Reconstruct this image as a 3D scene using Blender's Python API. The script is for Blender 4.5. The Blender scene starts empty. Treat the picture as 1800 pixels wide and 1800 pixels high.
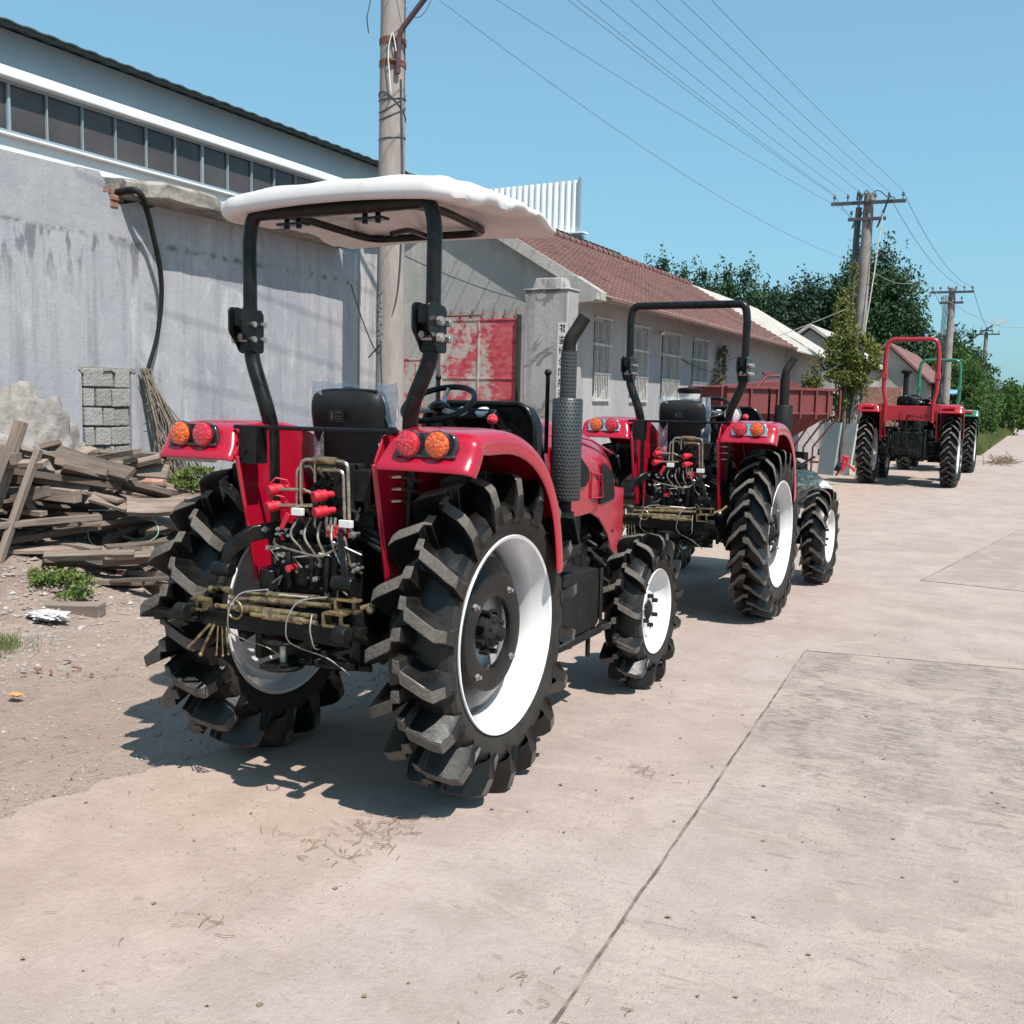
import bpy, math, random
from math import sin, cos, pi, radians, atan, atan2, sqrt
from mathutils import Vector, Matrix, Euler, noise

random.seed(7)
S = bpy.context.scene
COL = S.collection

# ------------------------------------------------------------------ camera, sky, sun, exposure
cam_d = bpy.data.cameras.new("camera")
cam = bpy.data.objects.new("camera", cam_d); COL.objects.link(cam)
cam_d.sensor_width = 36; cam_d.lens = 36.0; cam_d.clip_end = 4000; cam_d.clip_start = 0.05
YAW, PITCH, ROLL = radians(27), atan(195/1800), radians(1.3)
fw = Vector((-sin(YAW)*cos(PITCH), cos(YAW)*cos(PITCH), -sin(PITCH)))
r0 = Vector((cos(YAW), sin(YAW), 0)); u0 = r0.cross(fw)
rr = r0*cos(ROLL)+u0*sin(ROLL); uu = u0*cos(ROLL)-r0*sin(ROLL)
M = Matrix((rr, uu, -fw)).transposed().to_4x4(); M.translation = (0, 0, 1.55)
cam.matrix_world = M
S.camera = cam

SUN_EL = radians(58); SUN_AZ = radians(121)
sun_dir = Vector((sin(SUN_AZ)*cos(SUN_EL), cos(SUN_AZ)*cos(SUN_EL), sin(SUN_EL)))
w = bpy.data.worlds.new("World"); S.world = w; w.use_nodes = True
nt = w.node_tree; nt.nodes.clear()
sky = nt.nodes.new("ShaderNodeTexSky"); sky.sky_type = 'NISHITA'; sky.sun_disc = False
sky.sun_elevation = SUN_EL; sky.sun_rotation = SUN_AZ
sky.altitude = 0; sky.air_density = 1.0; sky.dust_density = 1.5; sky.ozone_density = 4
bg = nt.nodes.new("ShaderNodeBackground"); bg.inputs[1].default_value = 0.10
wo = nt.nodes.new("ShaderNodeOutputWorld")
# hazy noon sky: flatter gradient than the clear-air model gives
gm = nt.nodes.new("ShaderNodeGamma"); gm.inputs[1].default_value = .45; nt.links.new(sky.outputs[0], gm.inputs[0])
tn = nt.nodes.new("ShaderNodeMix"); tn.data_type = 'RGBA'; tn.blend_type = 'MULTIPLY'; tn.inputs["Factor"].default_value = 1; tn.clamp_result = False
tn.inputs["B"].default_value = (1.50, 2.46, 2.78, 1); nt.links.new(gm.outputs[0], tn.inputs["A"]); nt.links.new(tn.outputs["Result"], bg.inputs[0]); nt.links.new(bg.outputs[0], wo.inputs[0])
sd = bpy.data.lights.new("sun", 'SUN'); sd.energy = 5.0; sd.angle = radians(0.5); sd.color = (1.0, 0.95, 0.88)
so = bpy.data.objects.new("sun", sd); COL.objects.link(so)
so.rotation_euler = sun_dir.to_track_quat('Z', 'Y').to_euler(); so.location = (6, -6, 12)
S.view_settings.view_transform = 'Standard'; S.view_settings.look = 'None'
S.view_settings.exposure = 0.5; S.view_settings.gamma = 1
S.cycles.max_bounces = 6; S.cycles.transparent_max_bounces = 12
S.cycles.sample_clamp_indirect = 6

# ------------------------------------------------------------------ materials
_mats = {}
def mat(name, col, col2=None, rough=.6, metal=0., vs=4., vd=5, amt=1., bump=0., bs=40., rough2=None, stretch=(1, 1, 1),
        lo=.35, hi=.65, coat=0., spec=.5, trans=0., rand=0.):
    """Principled material, two colours mixed by noise, optional noise bump and roughness change."""
    if name in _mats: return _mats[name]
    m = bpy.data.materials.new(name); m.use_nodes = True; _mats[name] = m
    n = m.node_tree; p = n.nodes["Principled BSDF"]
    p.inputs["Roughness"].default_value = rough; p.inputs["Metallic"].default_value = metal
    p.inputs["Coat Weight"].default_value = coat; p.inputs["Coat Roughness"].default_value = .08
    p.inputs["Specular IOR Level"].default_value = spec
    tc = n.nodes.new("ShaderNodeTexCoord"); mp = n.nodes.new("ShaderNodeMapping"); mp.inputs["Scale"].default_value = stretch
    n.links.new(tc.outputs["Object"], mp.inputs[0])
    base = None
    if col2 is not None:
        nz = n.nodes.new("ShaderNodeTexNoise"); nz.inputs["Scale"].default_value = vs; nz.inputs["Detail"].default_value = vd
        nz.inputs["Roughness"].default_value = .62
        n.links.new(mp.outputs[0], nz.inputs["Vector"])
        rp = n.nodes.new("ShaderNodeMapRange"); rp.inputs["From Min"].default_value = lo; rp.inputs["From Max"].default_value = hi
        rp.inputs["To Max"].default_value = amt
        n.links.new(nz.outputs["Fac"], rp.inputs["Value"])
        mx = n.nodes.new("ShaderNodeMix"); mx.data_type = 'RGBA'
        mx.inputs["A"].default_value = (*col, 1); mx.inputs["B"].default_value = (*col2, 1)
        n.links.new(rp.outputs[0], mx.inputs["Factor"]); base = mx.outputs["Result"]
        if rough2 is not None:
            mr = n.nodes.new("ShaderNodeMapRange"); mr.inputs["To Min"].default_value = rough; mr.inputs["To Max"].default_value = rough2
            n.links.new(rp.outputs[0], mr.inputs["Value"]); n.links.new(mr.outputs[0], p.inputs["Roughness"])
    if rand:
        oi = n.nodes.new("ShaderNodeObjectInfo"); hs = n.nodes.new("ShaderNodeHueSaturation")
        mr = n.nodes.new("ShaderNodeMapRange"); mr.inputs["To Min"].default_value = 1-rand; mr.inputs["To Max"].default_value = 1+rand
        n.links.new(oi.outputs["Random"], mr.inputs["Value"]); n.links.new(mr.outputs[0], hs.inputs["Value"])
        if base: n.links.new(base, hs.inputs["Color"])
        else: hs.inputs["Color"].default_value = (*col, 1)
        base = hs.outputs[0]
    if base: n.links.new(base, p.inputs["Base Color"])
    else: p.inputs["Base Color"].default_value = (*col, 1)
    if bump:
        nb = n.nodes.new("ShaderNodeTexNoise"); nb.inputs["Scale"].default_value = bs; nb.inputs["Detail"].default_value = 6
        n.links.new(mp.outputs[0], nb.inputs["Vector"])
        b = n.nodes.new("ShaderNodeBump"); b.inputs["Strength"].default_value = bump; b.inputs["Distance"].default_value = .02
        n.links.new(nb.outputs["Fac"], b.inputs["Height"]); n.links.new(b.outputs[0], p.inputs["Normal"])
    if trans: p.inputs["Transmission Weight"].default_value = trans
    return m

class G:
    """tiny node-graph helper"""
    def __init__(s, m): s.m = m; s.n = m.node_tree; s.p = s.n.nodes["Principled BSDF"]
    def new(s, t, **k):
        nd = s.n.nodes.new(t)
        for a, b in k.items(): setattr(nd, a, b)
        return nd
    def l(s, a, b): s.n.links.new(a, b)
    def coord(s, sc=(1, 1, 1)):
        tc = s.new("ShaderNodeTexCoord"); mp = s.new("ShaderNodeMapping"); mp.inputs["Scale"].default_value = sc
        s.l(tc.outputs["Object"], mp.inputs[0]); return mp.outputs[0]
    def noise(s, vec, scale, detail=5, rough=.6, dist=0.):
        nz = s.new("ShaderNodeTexNoise"); nz.inputs["Scale"].default_value = scale; nz.inputs["Detail"].default_value = detail
        nz.inputs["Roughness"].default_value = rough; nz.inputs["Distortion"].default_value = dist
        s.l(vec, nz.inputs["Vector"]); return nz.outputs["Fac"]
    def rng(s, v, a, b, c=0., d=1., smooth=False):
        r = s.new("ShaderNodeMapRange")
        if smooth: r.interpolation_type = 'SMOOTHSTEP'
        for k, x in zip(("From Min", "From Max", "To Min", "To Max"), (a, b, c, d)): r.inputs[k].default_value = x
        s.l(v, r.inputs["Value"]); return r.outputs[0]
    def mix(s, f, a, b):
        m = s.new("ShaderNodeMix", data_type='RGBA')
        for k, v in (("Factor", f), ("A", a), ("B", b)):
            if isinstance(v, tuple): m.inputs[k].default_value = (*v, 1)
            elif isinstance(v, (int, float)): m.inputs[k].default_value = v
            else: s.l(v, m.inputs[k])
        return m.outputs["Result"]
    def math(s, op, a, b=None):
        m = s.new("ShaderNodeMath", operation=op)
        for i, v in enumerate((a, b)):
            if v is None: continue
            if isinstance(v, (int, float)): m.inputs[i].default_value = v
            else: s.l(v, m.inputs[i])
        return m.outputs[0]
    def xyz(s, vec):
        x = s.new("ShaderNodeSeparateXYZ"); s.l(vec, x.inputs[0]); return x.outputs
    def bump(s, h, st=.5, d=.02):
        b = s.new("ShaderNodeBump"); b.inputs["Strength"].default_value = st; b.inputs["Distance"].default_value = d
        s.l(h, b.inputs["Height"]); s.l(b.outputs[0], s.p.inputs["Normal"])

def newmat(name, rough=.8):
    m = bpy.data.materials.new(name); m.use_nodes = True; _mats[name] = m
    g = G(m); g.p.inputs["Roughness"].default_value = rough; return g

# concrete road / dusty ground ----------------------------------------------------------
def ground_mat(name, road):
    g = newmat(name, .92); v = g.coord(); x = g.xyz(v)
    big = g.noise(v, .55, 6, .65); mid = g.noise(v, 3.1, 6, .65); fine = g.noise(v, 38, 5, .7); grit = g.noise(v, 170, 3, .6)
    if road:
        c = g.mix(g.rng(big, .38, .62), (0.373, 0.301, 0.28), (0.319, 0.255, 0.227))
        c = g.mix(g.rng(mid, .42, .66, 0, .7), c, (0.275, 0.218, 0.192))
        # worn dark tyre grime on the right slabs (a real stain, stretched along the road)
        st = g.noise(g.coord((1.6, .55, 1)), 1.1, 7, .72, .6)
        st2 = g.noise(g.coord((2.2, 8, 1)), 4.6, 7, .78, .5); st3 = g.noise(g.coord((1.5, 7, 1)), 2.6, 6, .7, .3)
        yy = g.math('SUBTRACT', x[1], g.math('MULTIPLY', g.math('ADD', x[0], 1.23), .20)); xx = g.math('ADD', x[0], g.math('MULTIPLY', g.math('SUBTRACT', x[1], 6.58), .061))
        ymask = g.math('MULTIPLY', g.rng(yy, 6.62, 6.56, 0, 1), g.rng(x[1], 2.8, 4.9, 0, 1, True))
        xmask = g.rng(xx, -1.24, -1.20, 0, 1)
        p2 = g.math('MULTIPLY', g.rng(x[1], 9.94, 9.97), g.rng(g.math('SUBTRACT', x[0], g.math('MULTIPLY', g.math('SUBTRACT', x[1], 9.95), .142)), -.86, -.83)); p2 = g.math('MULTIPLY', p2, g.rng(x[1], 22, 15))
        c = g.mix(g.math('MULTIPLY', p2, .35), c, (0.206, 0.168, 0.153))
        far = g.math('MULTIPLY', g.rng(x[0], .1, 1.0, 0, .8, True), g.rng(x[1], 1.0, 3.0, .9, 1))
        mk = g.math('MULTIPLY', g.math('MAXIMUM', ymask, far), xmask)
        mk = g.math('MULTIPLY', mk, g.rng(st, .36, .58))
        mk = g.math('MULTIPLY', mk, g.rng(st2, .44, .56, .12, 1))
        c = g.mix(g.math('MULTIPLY', g.rng(st3, .60, .66, 0, .55), g.rng(x[0], -1.3, -.8, .25, 1)), c, (0.175, 0.142, 0.127))
        c = g.mix(g.math('MULTIPLY', mk, .85), c, (0.135, 0.114, 0.107))
        dp = g.noise(g.coord((1, 1.5, 1)), 1.5, 8, .72, .7)
        c = g.mix(g.rng(dp, .535, .56, 0, .45), c, (.40, .325, .275))
        c = g.mix(g.math('MULTIPLY', g.rng(g.noise(g.coord((2, 7, 1)), 3.1, 8, .78, .8), .57, .61, 0, .5), g.rng(dp, .45, .52)), c, (.215, .165, .135))
        # dust drift over the left part
        du = g.rng(g.math('ADD', x[0], g.math('MULTIPLY', g.math('SUBTRACT', big, .5), 2.6)), -1.7, -2.75, 0, .97, True)
        c = g.mix(du, c, g.mix(g.rng(mid, .4, .65), (0.373, 0.286, 0.238), (0.303, 0.229, 0.188)))
    else:
        c = g.mix(g.rng(big, .38, .62), (0.373, 0.286, 0.238), (0.319, 0.236, 0.192))
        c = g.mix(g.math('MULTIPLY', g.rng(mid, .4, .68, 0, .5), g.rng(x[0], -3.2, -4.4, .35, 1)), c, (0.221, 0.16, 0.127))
        c = g.mix(g.rng(g.noise(v, 7, 6, .7), .55, .7, 0, .6), c, (0.384, 0.312, 0.278))
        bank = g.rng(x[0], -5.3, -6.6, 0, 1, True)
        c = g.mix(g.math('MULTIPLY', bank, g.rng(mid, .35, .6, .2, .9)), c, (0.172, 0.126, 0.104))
        farg = g.rng(x[1], 40, 60, 0, 1)
        c = g.mix(farg, c, (0.082, 0.0986, 0.0345))
    c = g.mix(g.rng(fine, .5, .75, 0, .35), c, (0.221, 0.167, 0.146))
    c = g.mix(g.rng(fine, .42, .25, 0, .3), c, (0.475, 0.404, 0.376))
    c = g.mix(g.rng(g.noise(v, 11, 6, .75), .56, .70, 0, .38), c, (0.232, 0.175, 0.152))
    c = g.mix(g.rng(g.noise(g.coord((1, .35, 1)), 2.2, 6, .7, .8), .58, .72, 0, .30), c, (0.439, 0.379, 0.357))
    c = g.mix(g.rng(grit, .60, .70, 0, .55), c, (0.507, 0.434, 0.408))
    c = g.mix(g.rng(grit, .39, .30, 0, .55), c, (0.139, 0.107, 0.0921))
    vo = g.new("ShaderNodeTexVoronoi", feature='DISTANCE_TO_EDGE'); vo.inputs["Scale"].default_value = .9
    wv = g.new("ShaderNodeVectorMath", operation='ADD'); nn = g.new("ShaderNodeTexNoise"); nn.inputs["Scale"].default_value = 3; nn.inputs["Detail"].default_value = 6; g.l(v, nn.inputs["Vector"]); g.l(v, wv.inputs[0]); g.l(nn.outputs["Color"], wv.inputs[1]); g.l(wv.outputs[0], vo.inputs["Vector"])
    ck = g.math('MULTIPLY', g.rng(vo.outputs["Distance"], .006, .0, 0, .55), g.rng(big, .50, .60))
    if road: c = g.mix(ck, c, (0.129, 0.107, 0.0979))
    g.l(c, g.p.inputs["Base Color"])
    h = g.math('ADD', g.math('MULTIPLY', fine, .5), g.math('MULTIPLY', grit, .16))
    h = g.math('ADD', h, g.math('MULTIPLY', mid, .9 if not road else .35))
    g.bump(h, .7 if road else 1., .018 if road else .035)
    g.p.inputs["Specular IOR Level"].default_value = .2
    return g.m
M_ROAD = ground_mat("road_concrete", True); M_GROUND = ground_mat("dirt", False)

# grey lime plaster with stains ----------------------------------------------------------
def plaster(name, a, b, stain, peel=None, seam=None):
    g = newmat(name, .93); v = g.coord(); x = g.xyz(v)
    c = g.mix(g.rng(g.noise(v, .9, 6, .6), .35, .65), a, b)
    c = g.mix(g.rng(g.noise(v, .45, 7, .7, .6), .50, .60, 0, .55), c, tuple(k*q for k, q in zip(a, (.74, .78, .84))))
    c = g.mix(g.rng(g.noise(g.coord((1, 1, .45)), 1.3, 8, .75, 1.2), .56, .62, 0, .5), c, tuple(min(1, k*1.28) for k in b))
    streak = g.noise(g.coord((2.2, 2.2, .16)), 2.6, 7, .72)
    c = g.mix(g.rng(streak, .48, .68, 0, .75), c, stain)
    c = g.mix(g.rng(g.noise(v, 5, 7, .7, .5), .52, .68, 0, .35), c, tuple(min(1, k*1.25) for k in a))
    c = g.mix(g.rng(g.noise(v, 22, 5, .7), .56, .75, 0, .35), c, stain)
    if seam:                                    # rougher band above/below a seam, dark mould tongues hanging from it
        below = g.math('MULTIPLY', g.rng(x[2], seam-.75, seam-.1, 0, 1, True), g.rng(x[2], seam+.02, seam-.03))
        tong = g.math('MULTIPLY', g.rng(g.noise(g.coord((1, 3.4, .8)), 1.7, 6, .62, .3), .53, .58), g.rng(x[1], 1.3, .9))
        c = g.mix(g.math('MULTIPLY', g.math('MULTIPLY', below, tong), .8), c, (.13, .13, .145))
        ln = g.math('MULTIPLY', g.rng(x[2], seam-.05, seam), g.rng(x[2], seam+.06, seam+.01))
        c = g.mix(g.math('MULTIPLY', ln, g.rng(g.noise(v, 8, 4), .45, .6)), c, (.16, .15, .15))
        c = g.mix(g.math('MULTIPLY', g.rng(x[2], seam, seam+.03, 0, .75), g.rng(x[1], 1.15, 1.05)), c, g.mix(g.rng(g.noise(v, 3, 6, .7), .4, .6), (.27, .27, .295), (.34, .335, .35)))
        foot = g.math('MULTIPLY', g.rng(x[2], 1.5, .6, 0, .7, True), g.rng(g.noise(v, 2.2, 6, .7), .42, .6))
        c = g.mix(foot, c, (.25, .255, .29))
    if peel:
        pm = g.rng(g.noise(v, 1.5, 7, .66, .8), peel[1], peel[1]+.03)
        c = g.mix(pm, c, peel[0])
    g.l(c, g.p.inputs["Base Color"])
    g.bump(g.math('ADD', g.noise(v, 14, 7, .7), g.math('MULTIPLY', g.noise(v, 70, 4, .6), .3)), .35, .02)
    g.p.inputs["Specular IOR Level"].default_value = .2
    return g.m
M_PLASTER = plaster("plaster_grey", (.315, .315, .34), (.375, .37, .38), (.20, .20, .22), seam=3.09)
M_PIER = plaster("plaster_pier", (0.338, 0.331, 0.346), (0.374, 0.36, 0.36), (0.18, 0.173, 0.18))
M_PILLAR = plaster("plaster_pillar", (0.296, 0.277, 0.277), (0.348, 0.326, 0.318), (0.148, 0.133, 0.133), peel=((0.163, 0.148, 0.148), .555))
M_GABLE = plaster("plaster_gable", (0.31, 0.297, 0.28), (0.353, 0.335, 0.314), (0.258, 0.245, 0.228))
M_FRONT = plaster("plaster_front", (0.365, 0.342, 0.346), (0.334, 0.315, 0.319), (0.281, 0.262, 0.266))
M_HOUSE2 = plaster("plaster_far", (0.36, 0.345, 0.315), (0.315, 0.3, 0.277), (0.247, 0.232, 0.21))
M_CONC = mat("concrete", (0.255, 0.236, 0.214), (0.165, 0.154, 0.139), rough=.95, vs=6, bump=.6, bs=24)
M_SLABC = mat("slab_concrete", (0.288, 0.263, 0.23), (0.108, 0.0972, 0.0864), rough=.95, vs=5, vd=8, bump=.9, bs=16, lo=.42, hi=.68)
M_POLE = mat("pole_concrete", (0.318, 0.274, 0.252), (0.244, 0.207, 0.189), rough=.9, vs=5, bump=.25, bs=40, stretch=(2, 2, .5))
M_POLE2 = mat("pole_concrete_far", (0.27, 0.24, 0.225), (0.18, 0.158, 0.15), rough=.9, vs=3)
M_TAR = mat("tar_stain", (.10, .085, .08), (.40, .35, .32), rough=.9, vs=28, vd=6, lo=.42, hi=.56)
M_BLOCK = mat("block", (0.31, 0.292, 0.277), (0.245, 0.238, 0.223), rough=.95, vs=9, bump=.7, bs=40, rand=.12)
M_BRICK = mat("brick", (0.24, 0.088, 0.06), (0.304, 0.2, 0.16), rough=.95, vs=12, bump=.6, bs=30, rand=.25)
M_MORTAR = mat("mortar", (.30, .28, .26), (.2, .19, .18), rough=.95, vs=14, bump=.6)
M_WALLBLUE = mat("panel_blue_grey", (0.255, 0.323, 0.365), (0.221, 0.285, 0.323), rough=.5, vs=.6)
M_WHITEP = mat("panel_white", (.76, .76, .755), (.66, .665, .67), rough=.45, vs=1.2)
M_DKGREEN = mat("roof_edge", (.035, .06, .06), (.06, .085, .08), rough=.6, vs=4)
def glass_dark():
    g = newmat("window_glass_dark", .12); v = g.coord((1, .35, .6))
    c = g.mix(g.rng(g.noise(v, 1.4, 4), .35, .65), (.055, .048, .05), (.085, .075, .075))
    g.l(c, g.p.inputs["Base Color"]); g.p.inputs["Specular IOR Level"].default_value = .35
    return g.m
M_GLASS = glass_dark()
M_PANE = mat("house_pane", (.05, .065, .07), (.17, .19, .19), rough=.15, vs=2.3)
M_WHITE = mat("white_frame", (0.56, 0.552, 0.536), (0.44, 0.432, 0.416), rough=.6, vs=8)
M_GRILL = mat("grille_white", (0.561, 0.561, 0.544), (0.383, 0.357, 0.332), rough=.6, vs=20)
M_CORR = mat("asbestos_sheet", (0.425, 0.391, 0.357), (0.306, 0.285, 0.264), rough=.9, vs=3, bump=.3)
M_STEEL = mat("steel", (.55, .54, .53), (.35, .33, .31), rough=.35, metal=.9, vs=30, rough2=.6)
M_GOLD = mat("zinc_yellow", (.40, .31, .16), (.09, .055, .04), rough=.3, metal=.7, vs=26, rough2=.65, lo=.38, hi=.62)
M_PIPE = mat("zinc_pipe", (.50, .45, .37), (.26, .21, .16), rough=.3, metal=.8, vs=30)
M_TAG = mat("white_plastic", (0.624, 0.616, 0.592), rough=.5)
M_BLACK = mat("black_paint", (0.0042, 0.00437, 0.0042), (0.0105, 0.0105, 0.0098), rough=.22, vs=18, rough2=.45, coat=.12, spec=.22)
M_BLACKM = mat("black_matte", (0.007, 0.007, 0.00665), (0.0158, 0.0147, 0.0133), rough=.5, vs=14, rough2=.75, spec=.22)
M_IRON = mat("dark_casting", (0.0048, 0.0068, 0.0056), (0.02, 0.0188, 0.016), rough=.4, vs=9, vd=7, rough2=.75, bump=.25, bs=60, lo=.45, hi=.75, spec=.22)
M_HOSE = mat("rubber_hose", (0.0072, 0.0072, 0.0072), (0.012, 0.012, 0.012), rough=.55, vs=60, spec=.22)
M_RUST = mat("rust", (.20, .075, .04), (.10, .045, .03), rough=.8, vs=25)
M_REDCAP = mat("red_cap", (.48, .012, .03), rough=.5)
M_PLUM = mat("plum_paint", (.10, .045, .06), (.05, .03, .035), rough=.55, vs=18)
M_SEAT = mat("seat_vinyl", (0.0104, 0.0108, 0.0116), (0.016, 0.016, 0.0168), rough=.5, vs=14, bump=.15, bs=12, spec=.22)
M_RED = mat("tractor_red", (.37, .004, .022), (.31, .008, .024), rough=.2, vs=7, vd=8, rough2=.42, lo=.5, hi=.75, coat=.55)
M_RED2 = mat("tractor_red_far", (.36, .008, .018), (.30, .008, .018), rough=.3, vs=3, coat=.5)
M_GREEN = mat("tractor_green", (.02, .16, .085), (.02, .12, .07), rough=.3, vs=3, coat=.5)
M_RIM = mat("rim_white", (.70, .69, .70), (.60, .58, .57), rough=.22, vs=5, vd=8, rough2=.5, lo=.48, hi=.72, coat=.4)
M_RUBBER = mat("rubber_gloss", (0.0064, 0.0062, 0.006), (0.02, 0.0176, 0.0152), rough=.3, vs=5, vd=8, rough2=.62, lo=.46, hi=.72, bump=.06, bs=30, spec=.38)
M_LUGTOP = mat("rubber_dusty", (0.075, 0.064, 0.055), (0.12, 0.102, 0.085), rough=.85, vs=14, vd=7, bump=.35, bs=70)
M_SIDE = mat("rubber_sidewall", (0.021, 0.0186, 0.0168), (0.039, 0.033, 0.0282), rough=.55, vs=9, vd=7, rough2=.8, spec=.22)
M_HOPPER = mat("hopper_oxide", (.17, .032, .036), (.125, .03, .03), rough=.75, vs=3, vd=7, bump=.1)
M_FILM = None
def film(name, col, a, rough=.12):
    m = bpy.data.materials.new(name); m.use_nodes = True; g = G(m)
    g.p.inputs["Base Color"].default_value = (*col, 1); g.p.inputs["Roughness"].default_value = rough
    v = g.coord(); g.l(g.rng(g.noise(v, 9, 5, .6), .35, .7, a*.45, min(1, a*1.6)), g.p.inputs["Alpha"])
    g.bump(g.noise(v, 16, 4, .6, 1.5), .8, .03)
    return m
M_FILM = film("clear_plastic_film", (.75, .8, .84), .46)
M_FILMD = film("dark_plastic_film", (.045, .07, .075), .98, .22)
def lens(name, col, col2):
    g = newmat(name, .12); v = g.coord()
    vo = g.new("ShaderNodeTexVoronoi"); vo.inputs["Scale"].default_value = 85; g.l(v, vo.inputs["Vector"])
    c = g.mix(g.rng(vo.outputs["Distance"], .1, .5), col2, col); g.l(c, g.p.inputs["Base Color"])
    g.p.inputs["Coat Weight"].default_value = 1; g.p.inputs["Coat Roughness"].default_value = .03
    g.bump(vo.outputs["Distance"], .5, .01); return g.m
M_LRED = lens("lens_red", (.50, .01, .025), (.75, .06, .07)); M_LAMB = lens("lens_amber", (.60, .075, .010), (.80, .22, .03))
M_BEZEL = mat("lamp_bezel", (0.0225, 0.015, 0.0175), (0.015, 0.011, 0.013), rough=.15, vs=5, coat=1)
M_CHROME = mat("chrome", (.8, .8, .8), rough=.08, metal=1.)
def perforated():
    g = newmat("perforated_steel", .42); v = g.coord(); x = g.xyz(v)
    ang = g.math('ARCTAN2', x[0], x[1])
    a = g.math('MULTIPLY', ang, 26/(2*pi)); b = g.math('MULTIPLY', x[2], 58.)
    row = g.math('FLOOR', b); odd = g.math('MULTIPLY', g.math('MODULO', g.math('ABSOLUTE', row), 2), .5)
    fa = g.math('SUBTRACT', g.math('FRACT', g.math('ADD', a, odd)), .5); fb = g.math('SUBTRACT', g.math('FRACT', b), .5)
    d = g.math('SQRT', g.math('ADD', g.math('MULTIPLY', fa, fa), g.math('MULTIPLY', fb, fb)))
    k = g.rng(d, .30, .24)
    g.l(g.mix(k, (.075, .08, .085), (.001, .001, .001)), g.p.inputs["Base Color"])
    g.l(g.rng(k, 0, 1, .55, 0), g.p.inputs["Metallic"]); g.bump(g.math('SUBTRACT', 1, k), .6, .01)
    return g.m
M_PERF = perforated()
def canopy_mat():
    g = newmat("canopy_plastic", .38); v = g.coord()
    c = g.mix(g.rng(g.noise(v, 2.2, 6, .6), .4, .7), (.66, .635, .63), (.56, .53, .52))
    sm = g.math('MULTIPLY', g.rng(g.noise(v, 5, 8, .75, 1.2), .58, .70), .5)
    c = g.mix(sm, c, (.50, .40, .39)); g.l(c, g.p.inputs["Base Color"])
    g.p.inputs["Subsurface Weight"].default_value = 0
    return g.m
M_CANOPY = canopy_mat()
def tile_mat():
    g = newmat("roof_tile", .85); v = g.coord(); x = g.xyz(v)
    c = g.mix(g.rng(g.noise(v, 1.1, 6, .65), .35, .65), (.175, .078, .068), (.12, .062, .056))
    br = g.new("ShaderNodeTexVoronoi"); br.inputs["Scale"].default_value = 1; g.l(g.coord((3, 4.3, 3)), br.inputs["Vector"])
    s = g.new("ShaderNodeSeparateColor"); g.l(br.outputs["Color"], s.inputs[0])
    c = g.mix(g.rng(s.outputs[0], 0, 1, 0, .35), c, (.25, .135, .115))
    c = g.mix(g.rng(g.noise(v, 3.5, 6, .7), .6, .7, 0, .5), c, (.10, .065, .055))
    g.l(c, g.p.inputs["Base Color"]); g.bump(g.noise(v, 40, 4), .3); return g.m
M_TILE = tile_mat()
def door_mat():
    g = newmat("peeling_red_door", .8); v = g.coord(); x = g.xyz(v)
    n1 = g.noise(v, 1.9, 9, .72, .5); n2 = g.noise(g.coord((1, 1, 2.2)), 6, 8, .75)
    f = g.rng(g.math('ADD', g.math('MULTIPLY', n1, .7), g.math('MULTIPLY', n2, .3)), .47, .535)
    right = g.rng(x[0], .2, .55, 0, .16); edge = g.rng(x[2], .75, .45, 0, .18)
    f = g.rng(g.math('SUBTRACT', g.math('ADD', g.math('MULTIPLY', n1, .7), g.math('MULTIPLY', n2, .3)), g.math('ADD', right, edge)), .465, .53)
    c = g.mix(f, g.mix(g.rng(n2, .4, .6), (.36, .022, .042), (.44, .10, .11)), g.mix(g.rng(n2, .35, .65), (.42, .37, .33), (.34, .30, .27)))
    c = g.mix(g.rng(g.noise(v, 14, 8, .8, 1), .66, .72, 0, .8), c, (.12, .07, .06))
    g.l(c, g.p.inputs["Base Color"]); g.bump(n2, .3, .01); return g.m
M_DOOR = door_mat()
def wood(name, a, b, rand=.35):
    g = newmat(name, .9); v = g.coord((1.3, 16, 16))
    c = g.mix(g.rng(g.noise(v, 2.2, 7, .7, .6), .35, .68), a, b)
    c = g.mix(g.rng(g.noise(g.coord((.8, 4, 4)), 2, 5), .55, .72, 0, .6), c, tuple(k*.45 for k in a))
    oi = g.new("ShaderNodeObjectInfo"); hs = g.new("ShaderNodeHueSaturation")
    g.l(g.rng(oi.outputs["Random"], 0, 1, 1-rand, 1+rand), hs.inputs["Value"]); g.l(c, hs.inputs["Color"])
    g.l(hs.outputs[0], g.p.inputs["Base Color"]); g.bump(g.noise(v, 6, 6, .7), .5, .01); return g.m
M_WOOD = wood("weathered_wood", (.25, .195, .16), (.10, .068, .054), .5); M_WOODP = wood("grey_wood", (0.264, 0.208, 0.176), (0.176, 0.132, 0.108), .15)
def leafm(name, a, b, tr=.35):
    m = bpy.data.materials.new(name); m.use_nodes = True; g = G(m)
    v = g.coord(); c = g.mix(g.rng(g.noise(v, .9, 4, .7), .35, .65), a, b)
    gi = g.new("ShaderNodeNewGeometry"); c = g.mix(g.rng(gi.outputs["Random Per Island"], 0, 1, 0, .7), c, tuple(k*.55 for k in a))
    g.l(c, g.p.inputs["Base Color"]); g.p.inputs["Roughness"].default_value = .6; g.p.inputs["Specular IOR Level"].default_value = .3
    t = g.new("ShaderNodeBsdfTranslucent"); g.l(c, t.inputs[0]); ms = g.new("ShaderNodeMixShader"); ms.inputs[0].default_value = tr
    g.l(g.p.outputs[0], ms.inputs[1]); g.l(t.outputs[0], ms.inputs[2])
    g.l(ms.outputs[0], g.n.nodes["Material Output"].inputs[0]); _mats[name] = m; return m
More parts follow.
